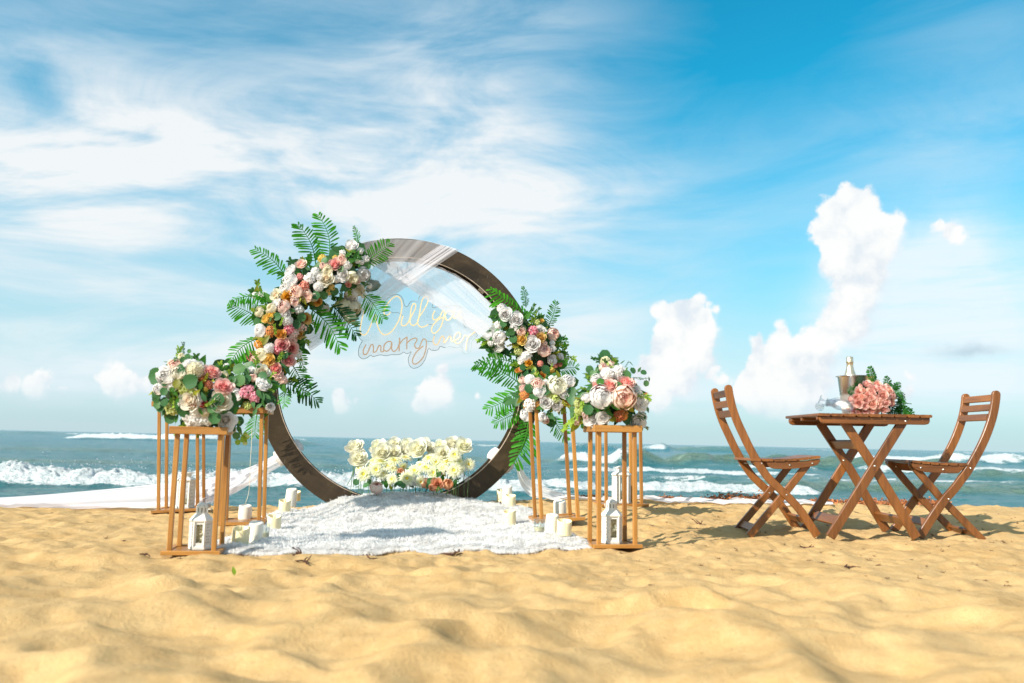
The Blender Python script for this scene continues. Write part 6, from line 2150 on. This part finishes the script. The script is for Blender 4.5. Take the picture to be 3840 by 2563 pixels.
def chair(name, label, zz, zs_, stile, leg, rail, seat, slats, Yn, Wd, w_st, w_leg, sgn, bolts, far_bolts, feet):
    px = lambda v: v / zs_ / FOC * Yn
    st = sp2(chain(zz, stile, Yn), 5)
    lg = chain(zz, leg, Yn)
    foot = at(*zz(*feet), Yn)
    root = thing(name, label, 'folding chair', (foot.x, Yn + Wd / 2, foot.z), 'folding wooden chairs at the table')
    T = .022
    yn, yf = Yn, Yn + Wd
    # stiles outermost, the crossing legs just inside them
    outline = rounded_bar(st, px(w_st))
    for (y0, y1) in ((yn, yn + T), (yf - T, yf)):
        mb = MB(); mb.prism(outline, y0, y1, .0025); mb.build('stile', MAT['teak'], root)
    lo = rounded_bar(lg, px(w_leg))
    for (y0, y1) in ((yn + T + .002, yn + 2 * T + .001), (yf - 2 * T - .001, yf - T - .002)):
        mb = MB(); mb.prism(lo, y0, y1, .0025); mb.build('leg', MAT['teak'], root)
    ro = chain(zz, rail, Yn)
    ro = sp2(ro + ro[:1], 2)[:-1]
    for (y0, y1) in ((yn + .002, yn + T - .001), (yf - T + .001, yf - .002)):
        mb = MB(); mb.prism(ro, y0, y1, .002, 'x'); mb.build('seat_rail', MAT['teak'], root)
    # seat slats run from rail to rail
    sa = sp2(chain(zz, seat, Yn), 4)
    ln = [0]
    for a, b in zip(sa[:-1], sa[1:]):
        ln.append(ln[-1] + math.hypot(b[0] - a[0], b[1] - a[1]))
    n = 6
    for k in range(n):
        s0, s1 = ln[-1] * (k + .06) / n, ln[-1] * (k + .94) / n
        p0 = Vector((np.interp(s0, ln, [p[0] for p in sa]), 0, np.interp(s0, ln, [p[1] for p in sa])))
        p1 = Vector((np.interp(s1, ln, [p[0] for p in sa]), 0, np.interp(s1, ln, [p[1] for p in sa])))
        d = p1 - p0
        rot = Matrix.Rotation(-math.atan2(d.z, d.x), 3, 'Y')
        mb = MB(); mb.box(((p0.x + p1.x) / 2, (yn + yf) / 2, (p0.z + p1.z) / 2), (d.length, Wd + .010, .014), rot, .003, 1)
        mb.build('seat_slat', MAT['teak'], root)
    # back slats between the stiles
    for (x, y, h, tl) in slats:
        p = at(*zz(x, y), Yn)
        rot = Matrix.Rotation(tl, 3, 'Y')
        mb = MB(); mb.box((p.x, (yn + yf) / 2, p.z), (.013, Wd - 2 * T, px(h)), rot, .003, 1)
        mb.build('back_slat', MAT['teak'], root)
    # low stretchers between the feet
    for path, wid, kk, lo_, inn in ((st[::-1], w_st, .10, .05, T), (lg[::-1], w_leg, .10, .05, 2 * T + .003)):
        a, b = Vector((path[0][0], path[0][1])), Vector((path[-1][0], path[-1][1]))
        tot = (path[0][1], path[-1][1])
        z = tot[0] + (tot[1] - tot[0]) * kk
        i = next(i for i in range(len(path) - 1) if path[i][1] <= z <= path[i + 1][1])
        p, q = Vector(path[i]), Vector(path[i + 1])
        c = p.lerp(q, (z - p.y) / (q.y - p.y))
        ang = math.atan2((q - p).y, (q - p).x)
        rot = Matrix.Rotation(-ang, 3, 'Y')
        mb = MB(); mb.box((c.x, (yn + yf) / 2, c.y), (.045, Wd - 2 * inn, .016), rot, .003, 1)
        mb.build('stretcher', MAT['teak'], root)
    for (x, y) in bolts:
        p = at(*zz(x, y), Yn)
        bolt(root, p.x, yn - .0005, p.z)
    for (x, y) in far_bolts:
        p = at(*zz(x, y), Yn + Wd - 2 * T)
        bolt(root, p.x, yf - 2 * T - .0015, p.z)
    return root


Z7 = zf(2640, 1400, 2.305)
YN = 4.75
ch1 = chair('folding_chair', 'folding wooden chair left of the table, facing right', Z7, 2.305,
            [(214, 132), (226, 200), (250, 300), (288, 410), (340, 525), (400, 650), (450, 740), (505, 830), (560, 905), (640, 985), (740, 1080), (850, 1205), (985, 1408)],
            [(905, 800), (690, 1075), (405, 1412)],
            [(545, 768), (640, 768), (760, 766), (880, 760), (1000, 742), (999, 770), (985, 790), (950, 803), (860, 818), (740, 829), (640, 829), (590, 822), (560, 800)],
            [(395, 748), (560, 752), (720, 752), (860, 742), (1010, 724)],
            [(206, 172, 62, R(-12)), (222, 262, 62, R(-15)), (250, 346, 64, R(-17))], YN, .34, 66, 60, 1,
            [(501, 782), (716, 1053), (742, 795), (937, 780)], [(568, 1037)], (985, 1412))
mb = MB()
p0, p1 = at(*Z7(346, 778), YN + .27), at(*Z7(446, 780), YN + .24)
mb.bar(p0, p1, .012, .003, (0, 0, 1), .0005)
mb.build('hinge_plate', MAT['metal'], ch1)

Z8 = zf(3300, 1420, 2.376)
ch2 = chair('folding_chair', 'folding wooden chair right of the table, facing left', Z8, 2.376,
            [(1042, 142), (1036, 210), (1018, 310), (990, 410), (945, 530), (890, 645), (835, 745), (785, 830), (730, 905), (670, 985), (590, 1075), (500, 1200), (360, 1418)],
            [(312, 770), (560, 1060), (950, 1452)],
            [(280, 752), (400, 764), (520, 772), (640, 776), (775, 766), (752, 800), (718, 832), (690, 846), (560, 845), (420, 836), (345, 822), (310, 802), (288, 775)],
            [(282, 738), (420, 752), (560, 762), (680, 766), (775, 764)],
            [(1022, 172, 62, R(12)), (1002, 258, 62, R(15)), (980, 345, 62, R(17))], YN, .34, 70, 62, -1,
            [(808, 800), (614, 1075), (365, 795), (565, 811)], [(387, 1055), (141, 784)], (360, 1420))

Z9 = zf(2600, 1250, 1.89)
YT0, YT1 = 4.60, 5.16
tz = at(*Z9(1290, 575), YT0).z
tb = thing('folding_table', 'folding wooden slatted table between the two chairs', 'table', (at(*Z9(1290, 580), YT0).x, (YT0 + YT1) / 2, at(*Z9(1290, 1440), 4.7).z))
xl, xr = at(*Z9(885, 580), YT0).x, at(*Z9(1698, 592), YT0).x
zl, zr = at(*Z9(885, 577), YT0).z, at(*Z9(1698, 590), YT0).z
NS = 9
sw = (xr - xl) / NS
for k in range(NS):
    mb = MB()
    xa = xl + sw * k
    mb.box((xa + sw / 2, (YT0 + YT1) / 2, zl + (zr - zl) * (k + .5) / NS), (sw * .90, YT1 - YT0, .016), None, .004, 1)
    mb.build('table_slat', MAT['teak'], tb)
for y in (YT0 + .05, (YT0 + YT1) / 2 + .02, YT1 - .08):
    mb = MB()
    mb.box(((xl + xr) / 2, y, (zl + zr) / 2 - .0165), (xr - xl - .02, .024, .017), Matrix.Rotation(-math.atan2(zr - zl, xr - xl), 3, 'Y'), .002, 0)
    mb.build('cross_batten', MAT['teak'], tb)
ap = [(897, 592), (1100, 592), (1678, 598), (1678, 630), (1668, 645), (1645, 650), (930, 640), (908, 632), (898, 615)]
for (y0, y1) in ((YT0 + .016, YT0 + .038), (YT1 - .040, YT1 - .018)):
    q = chain(Z9, ap, YT0 + .016)
    mb = MB(); mb.prism(q, y0, y1, .003, 'x'); mb.build('apron', MAT['teak'], tb)
wl = 62 / 1.89 / FOC * 4.68
la = chain(Z9, [(1072, 622), (1290, 950), (1590, 1452)], 4.66)
lb = chain(Z9, [(1490, 628), (1290, 945), (975, 1448)], 4.64)
for (pts, y0, y1, nm) in ((lb, 4.640, 4.662, 'leg'), (la, 4.664, 4.686, 'leg'), (la, 5.030, 5.052, 'leg'), (lb, 5.054, 5.076, 'leg')):
    mb = MB(); mb.prism(ribbon(pts, wl), y0, y1, .0025); mb.build(nm, MAT['teak'], tb)


def stretcher(px_, Y, wid):
    p = at(*Z9(*px_), Y)
    return p


for (path, q, y0, y1, wid) in ((la, .205, 4.686, 5.030, .052), (la, .865, 4.686, 5.030, .055), (lb, .865, 4.662, 5.054, .055)):
    a, b = Vector(path[0]), Vector(path[-1])
    c = a.lerp(b, q)
    d = b - a
    rot = Matrix.Rotation(-math.atan2(d.y, d.x), 3, 'Y')
    mb = MB(); mb.box((c.x, (y0 + y1) / 2, c.y), (wid, y1 - y0, .018), rot, .003, 1)
    mb.build('stretcher', MAT['teak'], tb)
for (x, y, Y) in ((1287, 942, 4.6395), (1507, 624, YT0 + .0155)):
    p = at(*Z9(x, y), Y)
    bolt(tb, p.x, Y, p.z, .0055)
p = at(*Z9(1067, 902), 5.03)
bolt(tb, p.x, 5.0295, p.z, .0055)

# ------------------------------------------------------------------ on the table
ZB = zf(3000, 1300, 4.48)
TOPZ = lambda x: zl + (zr - zl) * (x - xl) / (xr - xl) + .0085
YK = 4.93
rim = at(*ZB(940, 510), YK)
bk_r = 648 / 2 / 4.48 / FOC * YK
bz = TOPZ(rim.x)
hk = rim.z - bz
bucket = thing('ice_bucket', 'polished steel ice bucket with a bottle in it, behind the bouquet', 'ice bucket', (rim.x, YK, bz))
mb = MB()
r0 = bk_r * .70
mb.lathe([(0, .002), (r0 * .96, .0), (r0, .004), (bk_r * .90, hk - .004), (bk_r * .92, hk - .002), (bk_r, hk), (bk_r, hk + .002), (bk_r * .90, hk + .001), (bk_r * .885, hk - .006), (r0 * .97, .012), (0, .010)], 48)
mt, g_, out_ = new_mat('polished_steel')
tcg = g_.n('ShaderNodeTexCoord').outputs['Object']
sepn = g_.n('ShaderNodeSeparateXYZ')
g_.t.links.new(tcg, sepn.inputs[0])
brush = g_.noise(g_.vm('MULTIPLY', tcg, (40, 40, 2)), 1, 3, .5)
frost = g_.mapr(g_.m('ADD', sepn.outputs[2], g_.m('MULTIPLY', g_.noise(tcg, 30, 3), .02)), hk * .62, hk * .52)
dew = g_.noise(tcg, 420, 2, .5)
pn = principled(g_, g_.mix(frost, (.93, .92, .90), (.93, .92, .90)), g_.m('ADD', .24, g_.m('MULTIPLY', frost, .32)), Metallic=1.0)
g_.put(pn.inputs['Normal'], bump(g_, g_.m('ADD', g_.m('MULTIPLY', brush, .05), g_.m('MULTIPLY', g_.m('MULTIPLY', dew, frost), .9)), .35, .003))
g_.t.links.new(pn.outputs[0], out_.inputs[0])
link('bucket_body', mb.mesh('bucket_body', mt, True), bucket)

nk = at(*ZB(838, 335), YK)
bot = thing('champagne_bottle', 'champagne bottle with pale gold foil neck standing in the ice bucket', 'bottle', (nk.x, YK, bz + .012))
zt = at(*ZB(838, 172), YK).z - bz - .012
rn = 104 / 2 / 4.48 / FOC * YK
mb = MB()
mb.lathe([(0, 0), (.040, 0), (.043, .004), (.043, zt - .195), (.040, zt - .165), (.034, zt - .125), (.026, zt - .09)], 28)
MAT['bottle'] = simple('bottle_glass', (.015, .035, .012), .12, .1)
link('bottle_body', mb.mesh('bottle_body', MAT['bottle'], True), bot)
mb = MB()
zz_ = zt - .055
mb.lathe([(.0405, zt - .160), (.0375, zt - .130), (.0320, zt - .105), (rn * 1.30, zt - .080), (rn * 1.04, zz_), (rn * 1.02, zt - .036), (rn * 1.16, zt - .034), (rn * 1.17, zt - .030), (rn * 1.08, zt - .026), (rn * 1.10, zt - .008), (rn * 1.0, zt - .002), (rn * .5, zt), (0, zt)], 28)
mt2, g_, out_ = new_mat('gold_foil')
tcg = g_.n('ShaderNodeTexCoord').outputs['Object']
cr_ = g_.noise(g_.vm('MULTIPLY', tcg, (1, 1, .5)), 150, 4, .7, 1.0)
pn = principled(g_, g_.mix(g_.mapr(cr_, .3, .7), (.62, .48, .30), (.84, .74, .56)), .30, Metallic=.9)
g_.put(pn.inputs['Normal'], bump(g_, cr_, .5, .003))
g_.t.links.new(pn.outputs[0], out_.inputs[0])
link('foil', mb.mesh('foil', mt2, True), bot)

# flutes lying on the slats
def flute(foot_px, mouth_px, Yf, Ym, foot_r, bowl_r, label, stem_q=.36):
    a, b = at(*ZB(*foot_px), Yf), at(*ZB(*mouth_px), Ym)
    d = (b - a).normalized()
    L = (b - a).length
    t = thing('champagne_flute', label, 'glass', a, 'champagne flutes lying on the table')
    q = d.to_track_quat('Z', 'Y').to_matrix()
    s1 = L * stem_q
    parts = {'foot': [(0, .004), (foot_r * .3, .002), (foot_r * .95, -.001), (foot_r, -.003), (foot_r * .98, -.005), (0, -.003)],
             'flute_stem': [(.010, .001), (.0050, .012), (.0046, s1 * .35), (.0085, s1 * .45), (.0046, s1 * .55), (.005, s1 * .9), (.009, s1)],
             'bowl': [(.002, s1), (.012, s1 + .006), (bowl_r * .8, s1 + L * .10), (bowl_r, s1 + L * .26), (bowl_r * .98, L * .85), (bowl_r * .86, L), (bowl_r * .84, L), (bowl_r * .95, L * .85), (bowl_r * .96, s1 + L * .26), (bowl_r * .75, s1 + L * .11), (0, s1 + .012)]}
    foot_o = None
    for nm, pr in parts.items():
        mb = MB(); mb.lathe(pr, 26, (0, 0, 0), q)
        o_ = link(nm, mb.mesh(nm, MAT['iris'] if nm == 'bowl' else MAT['glass_hi'], True), t)
        foot_o = o_ if nm == 'foot' else foot_o
    mb = MB()
    for k in range(10):
        an = 2 * math.pi * k / 10
        e = q @ Vector((math.cos(an), math.sin(an), 0))
        mb.bar(e * .008 - d * .0018, e * foot_r * .93 - d * .0045, .0035, .0018, d, 0)
    link('foot_ribs', mb.mesh('foot_ribs', MAT['glass_hi'], False), foot_o)


def iris_mat():
    m, g, out = new_mat('iridescent_glass')
    tp = g.n('ShaderNodeBsdfTransparent')
    tp.inputs[0].default_value = (.95, .97, .99, 1)
    gl = g.n('ShaderNodeBsdfGlossy')
    gl.inputs['Roughness'].default_value = .06
    tc = g.n('ShaderNodeTexCoord').outputs['Object']
    c = g.ramp(g.noise(tc, 14, 3, .5), [(.3, (.75, .85, 1.0)), (.45, (1.0, .97, 1.0)), (.6, (1.0, .92, .75)), (.7, (.80, .70, .95))])
    g.put(gl.inputs[0], c)
    n = g.noise(tc, 120, 3, .6)
    g.put(gl.inputs['Normal'], bump(g, n, .5, .004))
    mx = g.n('ShaderNodeMixShader')
    mx.inputs[0].default_value = .16
    g.t.links.new(tp.outputs[0], mx.inputs[1])
    g.t.links.new(gl.outputs[0], mx.inputs[2])
    g.t.links.new(mx.outputs[0], out.inputs[0])
    return m


MAT['iris'] = iris_mat()
MAT['glass_hi'] = glass('thick_glass', (.93, .96, .97), .03, .12)
flute((335, 1010), (640, 905), 4.70, 4.86, .026, .021, 'clear flute lying nearest the table edge, its ribbed foot towards us')
flute((345, 885), (620, 985), 4.82, 4.80, .024, .021, 'clear flute lying behind, its foot raised highest')
flute((470, 945), (880, 1015), 4.70, 4.62, .024, .031, 'iridescent flute lying with its mouth under the bouquet', .16)

# bouquet of spray roses laid on the table
YQ = 4.72
bq = thing('rose_bouquet', 'bouquet of many small salmon pink roses with fern leaves lying on the table', 'bouquet', at(*ZB(1250, 1120), YQ))
BQ = Spray(bq, [(1150, 880), (1330, 880)], 330, YQ, .12, ZB, 4.48)
mb = MB()
c = at(*ZB(1260, 900), YQ + .02)
r_ = 290 / 4.48 / FOC * YQ
mb.lathe([(r_ * math.sin(math.pi * k / 9), -r_ * .72 * math.cos(math.pi * k / 9)) for k in range(10)], 16, c)
mb.build('bouquet_base', MAT['moss'], bq, True)
keys = [(1120, 640, 140), (1290, 645, 130), (1230, 715, 140), (1320, 730, 130), (1395, 715, 120), (1485, 740, 130), (1390, 825, 165), (1425, 930, 160), (1535, 815, 130), (1530, 955, 110), (1180, 855, 130), (1272, 850, 90), (1210, 955, 165), (985, 950, 165), (950, 855, 130), (1045, 850, 110),
        (1110, 905, 110), (1310, 980, 120), (1200, 1070, 140), (1275, 1080, 110), (1400, 1050, 150), (1080, 1000, 120), (1100, 1085, 110), (925, 1085, 130), (1000, 1090, 110), (850, 1040, 110), (860, 890, 100), (985, 760, 120), (1015, 670, 70), (965, 705, 60), (1045, 735, 100), (1130, 815, 110), (1210, 785, 120), (1510, 890, 90), (1445, 670, 80), (1190, 660, 80), (1485, 1065, 60), (1155, 740, 90), (940, 1000, 90), (880, 970, 80), (1300, 910, 90), (1350, 900, 90), (1345, 1010, 90), (1560, 850, 90)]
BQ.flowers([(x, y, 'sr' if s > 105 else ('sb' if s < 85 else 'sp'), s * .95) for (x, y, s) in keys])
BQ.fill(46, [('pointed', 'fern'), ('pointed', 'limeleaf'), ('sprig', 'fern')], (.02, .06), .7, (18, 30), 5)
for (b, t, w) in [((1255, 600), (1178, 352), .030), ((1260, 620), (1330, 590), .02), ((1520, 700), (1450, 515), .026), ((1560, 720), (1668, 615), .024), ((1540, 760), (1600, 640), .03), ((990, 640), (940, 610), .03), ((960, 730), (815, 752), .03), ((950, 800), (850, 850), .03), ((1000, 690), (900, 680), .03), ((1600, 850), (1740, 830), .03), ((1640, 900), (1745, 870), .03),
                  ((1590, 980), (1700, 1000), .034), ((1620, 1010), (1905, 1165), .034), ((1600, 1040), (1790, 1120), .034), ((1560, 1060), (1560, 1130), .03), ((1620, 930), (1760, 960), .03), ((1540, 1000), (1545, 1120), .03), ((1580, 800), (1690, 760), .03), ((1560, 1080), (1860, 1135), .03), ((1350, 1090), (1480, 1125), .025)]:
    u0, v0 = ZB(*b)
    u1, v1 = ZB(*t)
    dY = -.02 if b[0] > 1200 else .03
    frond(bq, (u0, v0), (u1, v1), YQ - .01 + dY, YQ - .03 + dY, w, 'fern', random.uniform(-.08, .08), random.uniform(-.4, .4), 11, 1, 'fern_leaf', .2, .10)
for (a, b) in (((1500, 930), (1875, 965)), ((1500, 940), (1755, 902)), ((1520, 960), (1800, 1000)), ((1500, 980), (1760, 1060))):
    mb = MB()
    mb.tube([at(*ZB(*a), YQ - .01), at(*ZB((a[0] + b[0]) / 2, (a[1] + b[1]) / 2 + 6), YQ - .02), at(*ZB(*b), YQ - .03)], .0022, 5)
    mb.build('flower_stem', MAT['stem'], bq)

# ------------------------------------------------------------------ things washed up on the sand
def weed(rr, c, s, flat=.4):
    """branching scrap of dried seaweed"""
    mb = MB()
    for _ in range(rr.randint(3, 6)):
        a = rr.uniform(0, 6.283)
        d = Vector((math.cos(a), math.sin(a), rr.uniform(.0, flat)))
        p = [c + Vector((rr.gauss(0, s * .15), rr.gauss(0, s * .15), .001))]
        for k in range(3):
            d = (d + Vector((rr.gauss(0, .5), rr.gauss(0, .5), rr.gauss(0, .2)))).normalized()
            p.append(p[-1] + d * s * .3)
            p[-1].z = max(p[-1].z, c.z - .001)
        mb.tube(p, [s * .07, s * .055, s * .045, s * .01], 4, cap=False)
        e = p[-2]
        w = Vector((rr.gauss(0, 1), rr.gauss(0, 1), .5)).normalized() * s * .12
        mb.add([e, e + d * s * .15 + w, e + d * s * .3, e + d * s * .15 - w], [(0, 1, 2, 3)])
    return mb


MAT['weed'] = simple('dried_seaweed', (.085, .034, .018), .9, .5, 50)
rr = random.Random(5)
WEEDS = [(1140, 2118, .055, 'branched brown seaweed scrap on the sand below the rug front edge'), (1695, 2088, .07, 'largest upright seaweed sprig in front of the rug middle'), (1120, 2076, .05, 'dark purple seaweed sprig lying on the front rug edge'),
         (1385, 2110, .045, 'small seaweed scrap on the sand right of the rug sprig'), (535, 2098, .045, 'red brown seaweed crumb left of the green leaf'), (2440, 2128, .06, 'tangled seaweed scrap on the sand right of the peony stand'), (3170, 2120, .07, 'dark seaweed tangle on the sand below the table'),
         (2620, 1965, .06, 'dark weed lump on the sand between stand and left chair'), (3020, 2050, .05, 'seaweed scrap between the front feet of the left chair and table')]
for (u, v, s, lab) in WEEDS:
    p = ground(u, v, .002 if 'rug edge' not in lab or 'below' in lab else .035)
    mb = weed(rr, p, s, .8 if 'upright' in lab else .4)
    tag(mb.build('seaweed_scrap', MAT['weed']), lab, 'seaweed', 'seaweed scraps on the sand')
mb = MB()
for _ in range(1100):
    x, y = rr.uniform(-3.5, 4.6), rr.choice((rr.uniform(3.0, 6.2), rr.uniform(3.6, 6.3)))
    if rr.random() > (.10 if x < .3 else 1.0):
        continue
    if -1.7 < x < .45 and 3.75 < y < 5.95:
        continue
    w = weed(rr, Vector((x, y, zg(x, y) + .001)), rr.uniform(.006, .020))
    mb.add(w.v, w.f)
tag(mb.build('weed_crumbs', MAT['weed']), 'fine dark crumbs of dried weed scattered over the sand', 'weed crumbs', kind='stuff')

mb = MB()
MAT['sargassum'] = simple('sargassum', (.34, .12, .042), .9, .5, 40)
for _ in range(5000):
    x = rr.uniform(.55, 3.3)
    band = 6.62 + .05 * math.sin(x * 3)
    h = (.02 + .055 * max(0, math.sin(x * 4.1 + .6)) ** 2 * (1 if 1.9 < x < 3.0 else .45)) * (1 - .4 * (x < 1.2))
    y = band + rr.gauss(0, .08)
    z = zg(x, y) + abs(rr.gauss(0, .6)) * h
    c = Vector((x, y, z))
    a = Vector((rr.gauss(0, 1), rr.gauss(0, 1), rr.gauss(0, .6))).normalized() * rr.uniform(.007, .018)
    b = a.cross(Vector((rr.gauss(0, 1), rr.gauss(0, 1), rr.gauss(0, 1)))).normalized() * rr.uniform(.004, .010)
    mb.add([c - a, c + b, c + a, c - b], [(0, 1, 2, 3)])
tag(mb.build('sargassum', MAT['sargassum']), 'rust brown bank of sargassum weed along the waterline', 'seaweed', kind='stuff')

p = ground(880, 2158, .004)
o = link('fallen_leaf', leaf_mesh('pointed', 'limeleaf').copy())
al = Vector((-.25, .1, .9)).normalized()
x_ = al.cross(Vector((.5, -1, 0)).normalized()).normalized()
m = Matrix((x_, al, x_.cross(al))).transposed().to_4x4() @ Matrix.Diagonal((.034, .034, .034, 1))
m.translation = p
o.matrix_basis = m
tag(o, 'small green leaf standing in the foreground sand', 'leaf')
